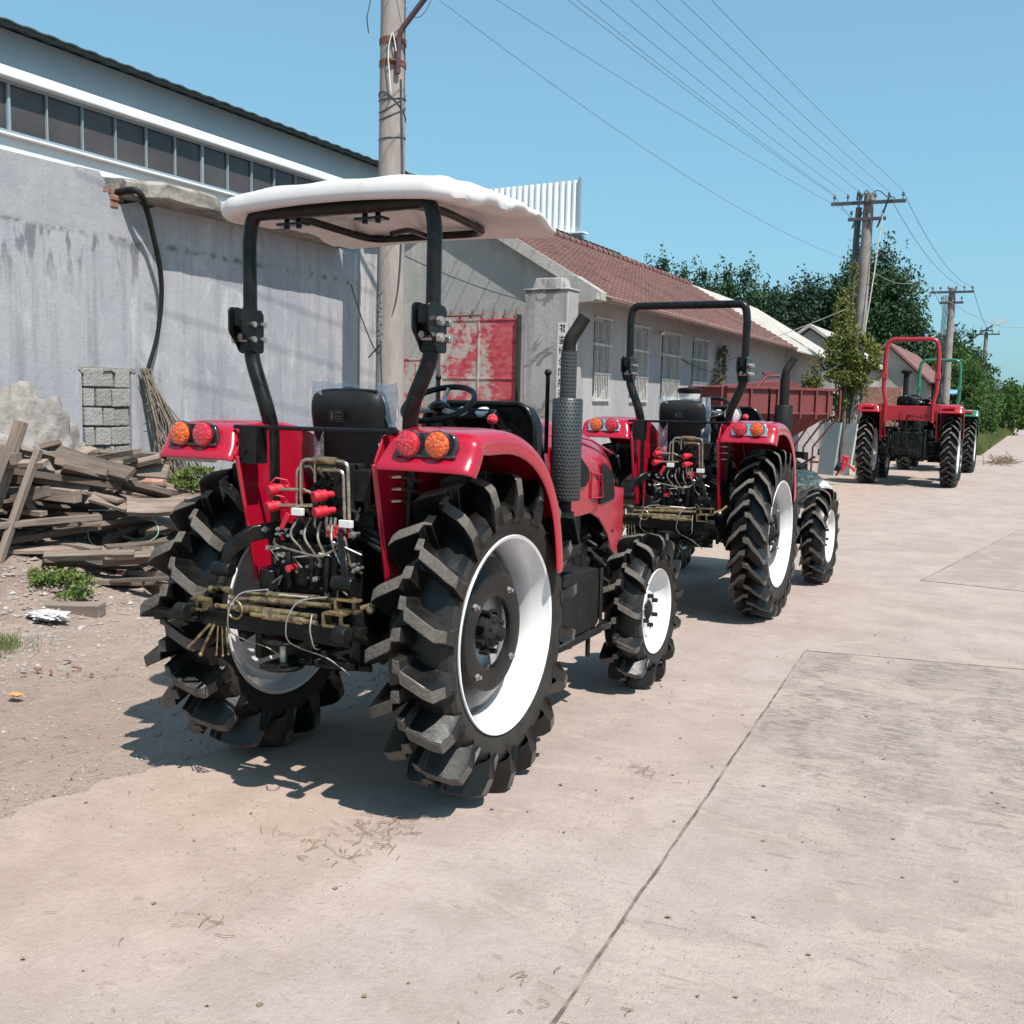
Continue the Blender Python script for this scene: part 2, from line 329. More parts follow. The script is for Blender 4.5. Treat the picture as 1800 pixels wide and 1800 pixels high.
L_POP = leafm("poplar_leaf", (0.036, 0.082, 0.034), (0.062, 0.118, 0.048), .2)
L_POP2 = leafm("poplar_leaf_pale", (0.0338, 0.0713, 0.0375), (0.0562, 0.0975, 0.0562), .2)
L_BUSH = leafm("bush_leaf", (.055, .12, .03), (.10, .17, .035))
L_VINE = leafm("vine_leaf", (.12, .17, .04), (.24, .23, .06)); L_VINED = leafm("vine_dry", (.20, .12, .07), (.12, .13, .05))
L_WEED = leafm("weed_leaf", (.14, .21, .05), (.20, .26, .08)); L_GRASS = leafm("grass_blade", (.12, .19, .05), (.25, .25, .10))
L_DRY = leafm("dry_twig", (.30, .22, .15), (.20, .14, .09), 0)
M_BARK = mat("bark", (.16, .135, .11), (.09, .075, .06), rough=.95, vs=6, stretch=(3, 3, .6))
M_ROPE = mat("fibre_rope", (.30, .25, .20), (.18, .145, .12), rough=.95, vs=18, bump=.5)
M_CABLE = mat("cable_black", (.05, .055, .06), rough=.5)
M_CABLEF = mat("cable_bluegrey", (.13, .19, .30), rough=.5)
M_RUBBLE = mat("pale_rubble", (.27, .24, .225), (.17, .15, .14), rough=.95, vs=2.6, vd=9, bump=1., bs=14, lo=.42, hi=.68)
M_STONE = mat("pebble", (.30, .26, .23), (.19, .155, .135), rough=.9, vs=20)
M_STONEL = mat("pebble_light", (.36, .33, .30), rough=.9)
M_PVC = mat("pvc_white", (0.576, 0.576, 0.56), (0.44, 0.44, 0.416), rough=.4, vs=5)
M_REDSHEET = mat("rusty_sheet", (.24, .10, .085), (.14, .07, .06), rough=.8, vs=5, bump=.2)
M_INK_SHADE = mat("ink_and_gap_shade", (.02, .02, .02), rough=.8)  # brushed characters, and the painted shade of the gap beside the gate
M_PAPER = mat("poster_paper", (0.544, 0.52, 0.512), (0.464, 0.432, 0.432), rough=.8, vs=8)
M_DIAL = mat("dial_face", (.5, .5, .5), rough=.3)
M_BAG = mat("plastic_bag", (.55, .54, .53), (.40, .38, .37), rough=.5, vs=9)
M_ORANGE = mat("orange_scrap", (.62, .30, .08), (.50, .20, .08), rough=.8, vs=9)
M_STRAP = mat("green_strap", (.30, .42, .33), rough=.5)
M_BLUET = mat("blue_sheet", (.16, .30, .50), rough=.5)

# ------------------------------------------------------------------ mesh building
class MB:
    def __init__(s): s.v = []; s.f = []; s.m = []
    def add(s, vs, fs, mi=0, X=None):
        b = len(s.v)
        s.v += [tuple(X @ Vector(p)) if X is not None else tuple(p) for p in vs]
        s.f += [tuple(b+i for i in f) for f in fs]; s.m += [mi]*len(fs); return s
    def box(s, c, d, mi=0, rot=None, taper=None):
        hx, hy, hz = d[0]/2, d[1]/2, d[2]/2; t = taper or 1
        vs = [(x*hx*(t if z > 0 else 1), y*hy*(t if z > 0 else 1), z*hz) for z in (-1, 1) for y in (-1, 1) for x in (-1, 1)]
        X = Matrix.Translation(c) @ (Euler(rot).to_matrix().to_4x4() if rot else Matrix.Identity(4))
        return s.add(vs, [(0, 2, 3, 1), (4, 5, 7, 6), (0, 1, 5, 4), (2, 6, 7, 3), (0, 4, 6, 2), (1, 3, 7, 5)], mi, X)
    def tube(s, pts, r, n=8, mi=0, caps=True):
        pts = [Vector(p) for p in pts]; k = len(pts); rs = r if isinstance(r, (list, tuple)) else [r]*k
        t = [(pts[min(i+1, k-1)]-pts[max(i-1, 0)]).normalized() for i in range(k)]
        a = t[0].orthogonal().normalized(); vs = []
        for i in range(k):
            a = (a - t[i]*a.dot(t[i])).normalized(); b = t[i].cross(a)
            vs += [pts[i]+(a*cos(2*pi*j/n)+b*sin(2*pi*j/n))*rs[i] for j in range(n)]
        fs = [(i*n+j, i*n+(j+1) % n, (i+1)*n+(j+1) % n, (i+1)*n+j) for i in range(k-1) for j in range(n)]
        if caps: fs += [tuple(reversed(range(n))), tuple((k-1)*n+j for j in range(n))]
        return s.add(vs, fs, mi)
    def cyl(s, p0, p1, r, r1=None, n=16, mi=0): return s.tube([p0, p1], [r, r if r1 is None else r1], n, mi)
    def lathe(s, prof, axis='z', c=(0, 0, 0), n=32, mi=0, closed=False, mis=None):
        """prof: (along, radius) pairs"""
        vs = []
        for a, r in prof:
            for j in range(n):
                q = 2*pi*j/n; u, v = r*cos(q), r*sin(q)
                vs.append({'z': (u, v, a), 'x': (a, u, v), 'y': (v, a, u)}[axis])
        k = len(prof); rng = range(k if closed else k-1)
        for i in rng:
            i2 = (i+1) % k
            s.add([], [], 0)
        b = len(s.v); s.v += [tuple(Vector(p)+Vector(c)) for p in vs]
        for i in rng:
            i2 = (i+1) % k
            for j in range(n):
                s.f.append((b+i*n+j, b+i*n+(j+1) % n, b+i2*n+(j+1) % n, b+i2*n+j)); s.m.append(mis[i] if mis else mi)
        return s
    def prism(s, poly, axis, d0, d1, mi=0):
        """2-D polygon in the plane normal to axis, extruded from d0 to d1"""
        f = {'x': lambda a, b, d: (d, a, b), 'y': lambda a, b, d: (a, d, b), 'z': lambda a, b, d: (a, b, d)}[axis]
        n = len(poly); vs = [f(a, b, d0) for a, b in poly]+[f(a, b, d1) for a, b in poly]
        return s.add(vs, [tuple(range(n)), tuple(range(2*n-1, n-1, -1))]+[(i, i+n, (i+1) % n+n, (i+1) % n) for i in range(n)], mi)
    def ball(s, c, r, n=12, mi=0, sc=(1, 1, 1)):
        prof = [(-cos(pi*i/8)*r*sc[2], max(sin(pi*i/8)*r, .0005)) for i in range(9)]
        b = len(s.v); s.lathe(prof, 'z', (0, 0, 0), n, mi)
        for i in range(b, len(s.v)): p = s.v[i]; s.v[i] = (p[0]*sc[0]+c[0], p[1]*sc[1]+c[1], p[2]+c[2])
        return s
    def grid(s, rows, mi=0, wrap=False):
        n = len(rows[0]); vs = [p for r in rows for p in r]
        fs = [(i*n+j, i*n+(j+1) % n, (i+1)*n+(j+1) % n, (i+1)*n+j) for i in range(len(rows)-1) for j in range(n if wrap else n-1)]
        return s.add(vs, fs, mi)
    def build(s, name, mats, parent=None, smooth=35, bevel=None, solid=None, sub=0, fix=True, loc=None, rot=None):
        me = bpy.data.meshes.new(name); me.from_pydata(s.v, [], s.f)
        for m in (mats if isinstance(mats, (list, tuple)) else [mats]): me.materials.append(m)
        me.polygons.foreach_set("material_index", s.m)
        if fix:
            import bmesh
            b = bmesh.new(); b.from_mesh(me); bmesh.ops.recalc_face_normals(b, faces=b.faces); b.to_mesh(me); b.free()
        if smooth:
            me.shade_smooth(); me.set_sharp_from_angle(angle=radians(smooth))
        me.update()
        o = bpy.data.objects.new(name, me); COL.objects.link(o)
        if parent: o.parent = parent
        if loc: o.location = loc
        if rot: o.rotation_euler = rot
        if solid: md = o.modifiers.new("solid", 'SOLIDIFY'); md.thickness = solid; md.offset = -1
        if sub: md = o.modifiers.new("sub", 'SUBSURF'); md.levels = sub; md.render_levels = sub
        if bevel:
            md = o.modifiers.new("bevel", 'BEVEL'); md.width = bevel; md.segments = 2; md.limit_method = 'ANGLE'; md.angle_limit = radians(40)
            md.harden_normals = False
        return o

def empty(name, loc=(0, 0, 0), rz=0, parent=None, sc=1):
    o = bpy.data.objects.new(name, None); COL.objects.link(o); o.location = loc; o.rotation_euler = (0, 0, rz); o.scale = (sc,)*3
    o.empty_display_size = .1
    if parent: o.parent = parent
    return o
def tag(o, label=None, cat=None, group=None, kind=None):
    if label: o['label'] = label
    if cat: o['category'] = cat
    if group: o['group'] = group
    if kind: o['kind'] = kind
    return o
def arc(pts, rad, seg=6):
    """round the corners of a polyline"""
    P = [Vector(p) for p in pts]; out = [P[0]]
    for i in range(1, len(P)-1):
        a, b, c = P[i-1], P[i], P[i+1]; r_ = min(rad, (a-b).length*.48, (c-b).length*.48)
        s0 = b+(a-b).normalized()*r_; s1 = b+(c-b).normalized()*r_
        for k in range(seg+1):
            t = k/seg; out.append(s0*(1-t)**2+b*2*t*(1-t)+s1*t*t)
    out.append(P[-1]); return out
def sm(a, b, x): t = max(0, min(1, (x-a)/(b-a))); return t*t*(3-2*t)
def nz(x, y=0, z=0): return noise.noise(Vector((x, y, z)))
# ================================================================== SETTING
def gh(x, y):
    """ground height: raised rubbly bank against the grey wall"""
    b = sm(-5.6, -7.7, x)*(1-sm(12.5, 15, y))*.50
    n = .5*nz(x*.35, y*.35)+.25*nz(x*1.1, y*1.1, 3)
    rough = sm(-3.2, -5.2, x)*sm(60, 30, y)
    r = 0.03*n*rough+sm(-5.2, -6.3, x)*sm(14, 11, y)*(.05*nz(x*2.3, y*2.3, 8)+.03*nz(x*5, y*5, 2))
    return b+r-.012
def axis(a, b, fine0, fine1, df, dc):
    out = []; x = a
    while x < b:
        out.append(x); d = df if fine0 <= x <= fine1 else min(dc, df+max(fine0-x, x-fine1)*.18+.05)
        x += d
    out.append(b); return out
xs = axis(-900, 900, -9, -2.5, .11, 90); ys = axis(-60, 1500, -1, 13, .11, 110)
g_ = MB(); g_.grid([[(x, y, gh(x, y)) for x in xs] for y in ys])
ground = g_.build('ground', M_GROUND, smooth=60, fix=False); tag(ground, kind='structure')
rd = MB()
def slab(x0, x1, y0, y1, e0=False):
    n = max(2, int((y1-y0)/(.06 if e0 and y0 < 9 else .35))) if y1 < 60 else 12
    rows = []
    for i in range(n+1):
        y = y0+(y1-y0)*i/n
        xl = x0+(.45*nz(y*.6, 4)+.16*nz(y*2.6, 5)+.10*nz(y*7, 6)+.04*nz(y*19, 7)-.5*sm(4, 7, y) if e0 else .004*nz(y*4, x0))
        rows.append([(xl, y, 0), (x0+.35, y, 0), ((x0+x1)/2, y, 0), (x1-.35, y, 0), (x1+.004*nz(y*4, x1), y, 0)])
    rd.grid(rows)
J = .004
cuts = [-8, -1.4, 1.9, 6.86, 9.93, 14, 18, 22.5, 27, 32, 38, 45, 60, 90, 112]
slab(-3.05, 5.2, -8, 9.9, True); slab(-3.7, 5.2, 9.9, 60, True); slab(-2.2, 5.2, 60, 112, True)
road = rd.build('road', M_ROAD, smooth=None, fix=False); tag(road, kind='structure')
jt = MB()
for a, b in zip(cuts, cuts[1:]):
    if a in (6.86, 9.93, -1.4, 1.9): continue
jm = mat("joint_dirt", (.10, .08, .07), (.25, .20, .17), rough=1, vs=6, vd=6, lo=.45, hi=.6)
def crack(x0, y0, x1, y1, w_):
    n = int(max(abs(x1-x0), abs(y1-y0))/.05); rows = []; dx, dy = (0, 1) if abs(x1-x0) > abs(y1-y0) else (1, 0)
    for i in range(n+1):
        t = i/n; x, y = x0+(x1-x0)*t, y0+(y1-y0)*t; o = .007*nz(x*.8+y*.8, 3)+.004*nz(x*9+y*9, 8)
        a_ = w_*(.5+.9*max(0, nz(x*3+y*3, 11)+.25)+.5*max(0, nz(x*13+y*13, 4))); b_ = w_*(.5+.8*max(0, nz(x*4+y*4, 21)+.1)+.5*max(0, nz(x*15+y*15, 24)))
        rows.append([(x+dx*(o-a_), y+dy*(o-a_), .0022), (x+dx*(o+b_), y+dy*(o+b_), .0022)])
    jt.grid(rows)
crack(-.82, -.5, -1.23, 6.60, .0085); crack(-1.23, 6.60, 1.95, 7.22, .0065); crack(-.86, 9.97, 1.95, 9.70, .018); crack(-.86, 9.95, -.11, 15.2, .006)
tag(jt.build('road_joint', jm, smooth=None), kind='structure')

# ---- grey plaster yard wall, bricked-up opening, broken top, concrete lintel slab
wl = empty('yard_wall', (-8.4, 7, 0)); tag(wl, 'tall grey lime-plastered yard wall with a broken top and dark mould streaks behind the plank pile', 'wall')
def L(y): return y-7
m = MB()
def wallpoly(pts, x0, x1): m.prism([(L(a), b) for a, b in pts], 'x', x0, x1)
wallpoly([(2, -.3), (7.1, -.3), (7.1, 1.76), (7.1, 3.69), (6.2, 3.68), (2, 3.66)], -.30, 0)
wallpoly([(7.102, 1.78), (7.72, 1.78), (7.72, 3.46), (7.60, 3.43), (7.5, 3.47), (7.47, 3.52), (7.42, 3.56), (7.44, 3.62), (7.36, 3.71), (7.102, 3.70)], -.30, -.001)
wallpoly([(7.722, -.3), (11.70, -.3), (11.70, 3.50), (10.9, 3.50), (9, 3.50), (8.1, 3.50), (7.95, 3.44), (7.85, 3.50), (7.722, 3.46)], -.30, 0)
m.box((-.22, L(7.41), 1.0), (.10, .62, 2.2))
m.build('wall', M_PLASTER, wl, smooth=None)
b = MB(); pr = random.Random(2)
for i in range(6):
    z = .62+i*.196; off = [0, .21, 0, .17, .03, .2, 0][i]; y = 7.115
    ed = [7.115, 7.115+.13+off*.6, 7.45+off*.3, 7.705]
    for a, c in zip(ed, ed[1:]):
        MB().box((-.112+.035*pr.random(), L((a+c)/2), z+.09), (.19, c-a-.012-.014*pr.random(), .170+.014*pr.random()), 0, (.02*pr.gauss(0, 1), .02*pr.gauss(0, 1), .02*pr.gauss(0, 1))).build('block', M_BLOCK, wl, smooth=None, bevel=.008)
MB().box((-.12, L(7.41), .95), (.12, .60, 1.60)).build('mortar_bed', M_MORTAR, wl)
def ragged(z0, z1, up, seed):
    pts = [(L(7.06), z0), (L(7.78), z0)]
    for i in range(19): pts.append((L(7.78-.72*i/18), z1+up*(abs(nz(i*.9, seed))+.4*nz(i*2.3, seed))))
    return pts
MB().prism(ragged(.2, .66, .22, 3), 'x', -.05, .012).build('plaster_patch', M_PLASTER, wl, smooth=None)
MB().prism([(y_, 3.56-z_) for y_, z_ in ragged(1.765, 1.80, .07, 9)], 'x', -.06, .008).build('mortar_strip', M_MORTAR, wl, smooth=None)
bb = MB()
for i in range(9):
    bb.box((-.14+.05*pr.random(), L(7.44+.10*(i % 3)), 3.42+.065*(i//3)), (.22, .10, .055), 0, (0, 0, .2*pr.random()))
bb.build('exposed_brick', M_BRICK, wl, smooth=None, bevel=.006)
sl = MB(); top = []
for i in range(26):
    y = 7.62+(11.25-7.62)*i/25; xo = .36+.025*nz(y*3, 1)
    if i == 0: xo = .10
    if i == 1: xo = .2
    zt = 3.56+(.14 if i < 8 else .06)*sm(-1, .6, nz(y*1.4, 7)+.6*(1 if i < 8 else 0))-.03*sm(8, 22, i)+.02*nz(y*6)
    zb = 3.50+.012*nz(y*5, 9)
    if i > 22: zb = 3.50; zt = 3.56
    sl_row = [(-.28, L(y), zb), (xo-.03, L(y), zb), (xo, L(y), zb+.02), (xo+.01*nz(y*9), L(y), zt-.05), (xo-.06, L(y), zt-.01), (xo-.2, L(y), zt+.02*nz(y*4, 3)), (-.28, L(y), zt+.03)]
    top.append(sl_row)
sl.grid(top, wrap=True); k = len(sl.v); sl.f.append(tuple(range(k-7, k))); sl.m.append(0); sl.f.append(tuple(range(6, -1, -1))); sl.m.append(0)
sl.build('lintel_slab', M_SLABC, wl, smooth=25)
# recessed joint and pier at the end of the wall
m = MB(); m.prism([(L(11.70), -.3), (L(12.25), -.3), (L(12.25), 3.72), (L(12.0), 3.74), (L(11.95), 3.60), (L(11.70), 3.62)], 'x', -.30, .03)
m.build('end_pier', M_PIER, wl, bevel=.01)
MB().box((-.15, L(11.93), 3.70), (.52, .40, .045), 0, (.03, .0, .03)).build('cap_board', M_WHITE, wl)

# ---- long factory hall behind the wall
fh = empty('factory_hall', (-15, 20, 0)); tag(fh, 'long factory hall with a dark window strip, behind the grey wall', 'factory')
F = lambda y: y-20
MB().box((-3, F(20.5), 2.80), (6, 34, 5.6)).box((-3.1, F(20.5), 6.0), (5.9, 34, .9)).build('wall', M_WHITEP, fh, smooth=None)
MB().box((-3, F(20.5), 6.93), (5.94, 34, .62)).build('upper_band', M_WALLBLUE, fh, smooth=None)
MB().box((.05, F(20.5), 6.54), (.24, 34.1, .17)).box((.02, F(20.5), 5.60), (.14, 34.1, .05)).build('sill_flashing', M_WHITEP, fh, smooth=None, bevel=.02)
gl = MB(); gl.box((-.06, F(20.5), 6.04), (.04, 34, .80)); gl.build('window_strip', M_GLASS, fh)
fr = MB()
for i in range(-8, 34):
    y = 11.39+.713*i
    if y > 37: continue
    fr.box((-.01, F(y), 6.04), (.05, .05 if i % 6 == 0 else .020, .80))
fr.box((0, F(20.5), 6.43), (.05, 34, .05)).box((0, F(20.5), 5.655), (.05, 34, .05)); fr.build('window_frame', M_WALLBLUE, fh, smooth=None)
rf = MB(); rows = []
for i in range(340):
    y = F(3.5+i*.1); dz = .016*(1 if (i % 4) < 2 else 0)
    rows.append([(.38, y, 7.24+dz), (-3, y, 7.60+dz)])
rf.grid(rows); rf.build('roof', M_DKGREEN, fh, smooth=None, solid=.02)
MB().box((.30, F(20.5), 7.225), (.03, 34, .03)).build('gutter', M_DKGREEN, fh)
ga = MB(); rows = []
for i in range(160):
    x = -.1-i*.0625; dz = .0; rows.append([(x, .03 if i % 4 < 2 else -.03, 7.72+(.10 if i == 0 else 0)), (x, .03 if i % 4 < 2 else -.03, 9.55-.018*(-x))])
gb = empty('white_clad_block', (-15.3, 34.9, 0)); tag(gb, 'tall white ribbed metal block rising over the tiled roof, blue-grey below', 'building')
ga.grid(rows); ga.build('white_cladding', M_WHITEP, gb, smooth=None, solid=.05)
MB().box((-5, .28, 3.8), (10.1, .4, 7.6)).build('wall', M_WALLBLUE, gb, smooth=None)
MB().box((-5.05, .16, 8.4), (9.9, .12, 1.5)).build('backing', M_WALLBLUE, gb, smooth=None)
MB().box((-5, 0, 7.66), (10.5, .5, .06), 0, (-.0, .0, 0)).build('eave_flashing', M_WHITEP, gb)
MB().box((-.03, .02, 8.65), (.10, .14, 1.95)).build('corner_trim', M_WALLBLUE, gb)

# ---- tiled house with barred windows
hs = empty('tiled_house', (-6.4, 14.6, 0)); tag(hs, 'low grey house with red tiled roof and white-barred windows beside the road', 'house')
H0, RZ, HW = 3.36, 4.80, 2.46
m = MB()
wins = [(.69, 1.39, 1.58, 2.93), (2.34, 3.24, 1.58, 2.93), (4.0, 5.1, 1.58, 2.93), (5.92, 7.0, 1.58, 2.93)]
ys_ = [0]; 
for a, b2, _, _ in wins: ys_ += [a, b2]
ys_.append(20.0)
ys_[0] = .222
for i in range(0, len(ys_), 2):
    m.box((-.12, (ys_[i]+ys_[i+1])/2, H0/2), (.24, ys_[i+1]-ys_[i], H0))
for a, b2, z0, z1 in wins: m.box((-.12, (a+b2)/2, z0/2), (.24, b2-a, z0)); m.box((-.12, (a+b2)/2, (z1+H0)/2), (.24, b2-a, H0-z1))
m.build('front_wall', M_FRONT, hs, smooth=None)
m = MB(); m.prism([(-4.92, 0), (.0, 0), (.0, H0-.02), (-HW, RZ-.06), (-4.92, H0-.02)], 'y', -.002, .22); m.build('gable_wall', M_GABLE, hs, smooth=None)
MB().prism([(-4.92, 0), (-.25, 0), (-.25, H0-.1), (-HW, RZ-.2), (-4.92, H0-.1)], 'y', 19.7, 19.9).box((-4.8, 10, 1.6), (.2, 19.4, 3.2)).build('rear_wall', M_GABLE, hs)
sg = (RZ-H0)/HW
def roofpt(x, y, o=0): return (x, y, RZ+o-(abs(x+HW))*sg)
rf = MB(); n = 95
for sgn in (1, -1):
    rows = []
    for j in range(n):
        y = -.10+13.30*j/(n-1)
        # ribs running down the slope are drawn by courses along it
        rows.append([roofpt(-HW+sgn*(2.82*i/26), y, .06+.0) for i in range(27)])
    rf.grid(rows)
rf.build('roof_deck', M_MORTAR, hs, smooth=None, solid=.08)
tl = MB()
for c in range(20):
    d0 = .13+c*.146; d1 = d0+.165
    for sgn in (1, -1):
        if sgn < 0 and c % 2: continue
        rows = []
        for j in range(136):
            y = -.13+13.36*j/135; w_ = .010*(1 if j % 2 else -1)+.008*nz(y*3, c)
            a = roofpt(-HW+sgn*(d0-.01), y, .062+w_*.5); b2 = roofpt(-HW+sgn*d1, y, .118+w_); c2 = roofpt(-HW+sgn*d1, y, .07)
            rows.append([a, b2, c2])
        tl.grid(rows)
tl.build('roof_tiles', M_TILE, hs, smooth=None)
rg = MB()
for j in range(45):
    y = -.13+j*.30; rg.lathe([(0, .10), (.29, .085)], 'y', (-HW, y, RZ+.07+.02*nz(y*2)), 10)
rg.build('ridge_tiles', M_TILE, hs, smooth=40)
m = MB()
for sgn in (1, -1):
    A, B = roofpt(-HW, -.15, .02), roofpt(-HW+sgn*2.9, -.15, .02)
    m.add([(A[0], -.18, A[2]+.10), (B[0], -.18, B[2]+.10), (B[0], -.18, B[2]-.09), (A[0], -.18, A[2]-.09), (A[0], -.13, A[2]+.10), (B[0], -.13, B[2]+.10), (B[0], -.13, B[2]-.09), (A[0], -.13, A[2]-.09)],
          [(0, 1, 2, 3), (7, 6, 5, 4), (0, 4, 5, 1), (3, 2, 6, 7), (1, 5, 6, 2)])
m.box((.47, 6.3, H0-.24), (.03, 13.4, .10)).box((.0, 6.4, H0-.0), (.10, 13.2, .12)); m.build('barge_board', M_CORR, hs, smooth=None)
MB().prism([(-.03, H0-.35), (.52, H0-.30), (.52, H0-.17), (.1, H0+.08), (-.03, H0+.1)], 'y', -.30, -.10).build('eave_corbel', M_GABLE, hs, bevel=.01)
m = MB()
for j in range(26): m.box((.2, .2+j*.52, H0-.10), (.42, .05, .07), 0, (0, .5, 0))
m.build('rafter_ends', M_WOODP, hs)
rows = []
for j in range(118):
    y = 13.15+7.75*j/117; o = .05+.022*(1 if j % 4 < 2 else -1)
    rows.append([roofpt(-HW, y, o+.03), roofpt(-HW+1.5, y, o), roofpt(-HW+3.05, y, o-.02)])
m = MB().grid(rows); rows2 = [[(2*(-HW)-p[0], p[1], p[2]) for p in r] for r in rows]; m.grid(rows2)
m.build('corrugated_roof', M_CORR, hs, smooth=None, solid=.02)
MB().box((-.10, 17.2, 3.02), (.26, 5.4, .50)).build('lintel_band', M_GABLE, hs)
for wi, (a, b2, z0, z1) in enumerate(wins):
    wd = empty('window', (0, (a+b2)/2, (z0+z1)/2), 0, hs); W_, H_ = b2-a, z1-z0
    MB().box((-.16, 0, 0), (.02, W_-.06, H_-.06)).build('pane', M_PANE, wd)
    f = MB(); f.box((-.12, 0, H_/2-.03), (.07, W_, .06)).box((-.12, 0, -H_/2+.03), (.07, W_, .06)).box((-.12, W_/2-.03, 0), (.07, .06, H_)).box((-.12, -W_/2+.03, 0), (.07, .06, H_)).box((-.12, .05, 0), (.06, .05, H_)).box((-.12, 0, .25), (.06, W_, .05))
    f.build('frame', M_WHITE, wd, smooth=None)
    gr = MB(); nb = int(W_/.075)
    for k in range(nb+1): gr.cyl((.03, -W_/2+.03+k*(W_-.06)/nb, -H_/2+.02), (.03, -W_/2+.03+k*(W_-.06)/nb, H_/2-.02), .007, n=6)
    for zz in (-H_/2+.02, -H_*.17, H_*.17, H_/2-.02): gr.box((.032, 0, zz), (.02, W_, .03))
    gr.build('grille', M_GRILL, wd)
lamp = MB().tube([(.02, 3.62, 2.86), (.12, 3.6, 2.9)], .012).lathe([(0, .02), (.12, .05), (.12, .001)], 'y', (.12, 3.55, 2.86), 12)
lm = lamp.build('wall_lamp', M_WHITE, hs)
# double door in the gable, panel beside it, spikes
gd = empty('gate', (-8.07, 14.56, 0)); tag(gd, 'peeling red steel double gate in the gable wall behind the white-canopied tractor', 'gate')
m = MB(); m.box((-.345, 0, 1.42), (.68, .05, 2.84)).box((.345, 0, 1.42), (.68, .05, 2.84)); m.build('gate_leaf', M_DOOR, gd, bevel=.006)
m = MB()
for x in (-.69, .0, .69): m.box((x, -.03, 1.42), (.035, .03, 2.84))
for z in (.9, 1.9, 2.83): m.box((0, -.028, z), (1.38, .02, .03))
m.build('gate_frame', M_DOOR, gd, bevel=.004)
for k in range(9): MB().lathe([(-.03, .028), (.10, .0005)], 'z', (-.95+k*.20, 0, 2.93), 4).build('spike', M_RUST, gd)
MB().cyl((-1.0, 0, 2.90), (.0, 0, 2.90), .016, n=6).build('spike_rail', M_RUST, gd)
MB().box((.715, -.03, 1.5), (.04, .10, 2.8)).build('side_gap_shade', M_INK_SHADE, gd)  # solid black strip painted in as the shade of a gap beside the leaf
sp = MB().box((0, 0, 1.1), (.46, .04, 2.2)).box((0, -.02, 2.2), (.5, .02, .03)).box((.12, -.025, 1.6), (.02, .02, 1.1))
tag(sp.build('steel_panel', M_DOOR, loc=(-9.36, 14.56, 0), bevel=.004), 'narrow faded red steel panel beside the base of the near concrete pole', 'gate panel')
pl = empty('gate_pillar', (-6.46, 13.95, 0)); tag(pl, 'peeling whitewashed gate pillar with a vertical paper couplet, in front of the tiled house', 'pillar')
MB().box((0, -.14, 1.58), (.70, .38, 3.16)).build('pillar_shaft', M_PILLAR, pl, bevel=.02)
MB().box((0, -.14, 3.25), (.52, .32, .18), taper=.8).box((0, -.14, 3.17), (.74, .42, .03)).build('pillar_cap', M_PILLAR, pl, bevel=.015)
MB().box((.27, -.334, 2.13), (.15, .006, 1.12)).build('couplet', M_PAPER, pl)
# seven brushed characters down the strip
ink = MB(); rc = random.Random(11)
GL = [[(-4, 4, 4, 4), (-1, 5, -1, -4), (-4, 0, 0, 0), (1, 2, 4, 2), (3, 4, 3, -4), (1, -1, 4, -3)], [(-4, 3, 4, 3), (0, 5, 0, 1), (-4, 0, 4, 0), (-3, -2, 3, -2), (0, 0, 0, -4), (-4, -4, 4, -4)],
      [(-3, 4, -3, -3), (-4, 1, 0, 1), (0, 4, 4, 4), (2, 4, 2, -4), (0, 0, 4, 0), (0, -2, 4, -4)], [(0, 5, -4, 0), (0, 4, 4, 0), (-2, 0, 2, 0), (0, 2, 0, -4), (-3, -2, -1, -4), (3, -2, 1, -4)],
      [(-4, 4, 4, 4), (-4, 4, -4, -4), (4, 4, 4, -4), (-2, 2, 2, 2), (0, 2, 0, -2), (-2, -2, 2, -2)], [(-4, 3, 0, 3), (-2, 5, -4, -4), (-3, 0, 0, -1), (1, 4, 4, 3), (2, 4, 1, -4), (2, 0, 4, -4)],
      [(-3, 4, 3, 4), (-4, 1, 4, 1), (0, 5, 0, -4), (-4, -4, 4, -4), (-3, -1, 3, -2)]]
for q, gl_ in enumerate(GL):
    for (a, b2, c, d) in gl_:
        k = .0125; x0, z0, x1, z1 = a*k*.8, b2*k, c*k*.8, d*k; cz = 2.60-q*.155
        Lg = sqrt((x1-x0)**2+(z1-z0)**2); an = atan2(z1-z0, x1-x0)
        ink.box((.27+(x0+x1)/2, -.339, cz+(z0+z1)/2), (Lg+.006, .002, .012), 0, (0, -an, 0))
ink.build('couplet_characters', M_INK_SHADE, pl, smooth=None)

# ---- houses farther along
def far_house(x, y, wd_, ln, hw, hr, wallm, roofm, label, rz=0, over=.3, wins=0):
    e = empty('village_house', (x, y, 0), rz); tag(e, label, 'house')
    MB().prism([(-wd_/2, -.3), (wd_/2, -.3), (wd_/2, hw), (0, hr), (-wd_/2, hw)], 'y', 0, ln).build('wall', wallm, e, smooth=None)
    s_ = (hr-hw)/(wd_/2); m = MB()
    for sg_ in (1, -1):
        a = (0, hr+.08); b_ = (sg_*(wd_/2+over), hr+.08-s_*(wd_/2+over)); m.prism([a, b_, (b_[0], b_[1]+.12), (0, a[1]+.14)], 'y', -over, ln+over)
    m.build('roof', roofm, e, smooth=None)
    if wins:
        for k in range(wins):
            f = MB().box((wd_/2+.01, 1.2+k*2.3, 1.7), (.04, 1.0, 1.1)).build('window', M_WHITE, e); MB().box((wd_/2+.04, 1.2+k*2.3, 1.7), (.02, .8, .9)).build('pane', M_PANE, f)
    return e
far_house(-8.2, 41.5, 3.6, 7, 3.35, 4.6, M_HOUSE2, M_CORR, 'cream gabled house with grey eaves, half behind the vine-covered pole', over=.25)
far_house(-6.1, 48, 3.4, 12, 2.75, 4.3, M_HOUSE2, M_TILE, 'low house with a red roof showing left of the red roll bar', wins=3)
far_house(-7.0, 64, 5, 9, 2.8, 4.6, M_HOUSE2, M_TILE, 'far red-roofed house behind the green tractor', rz=.0, wins=2)
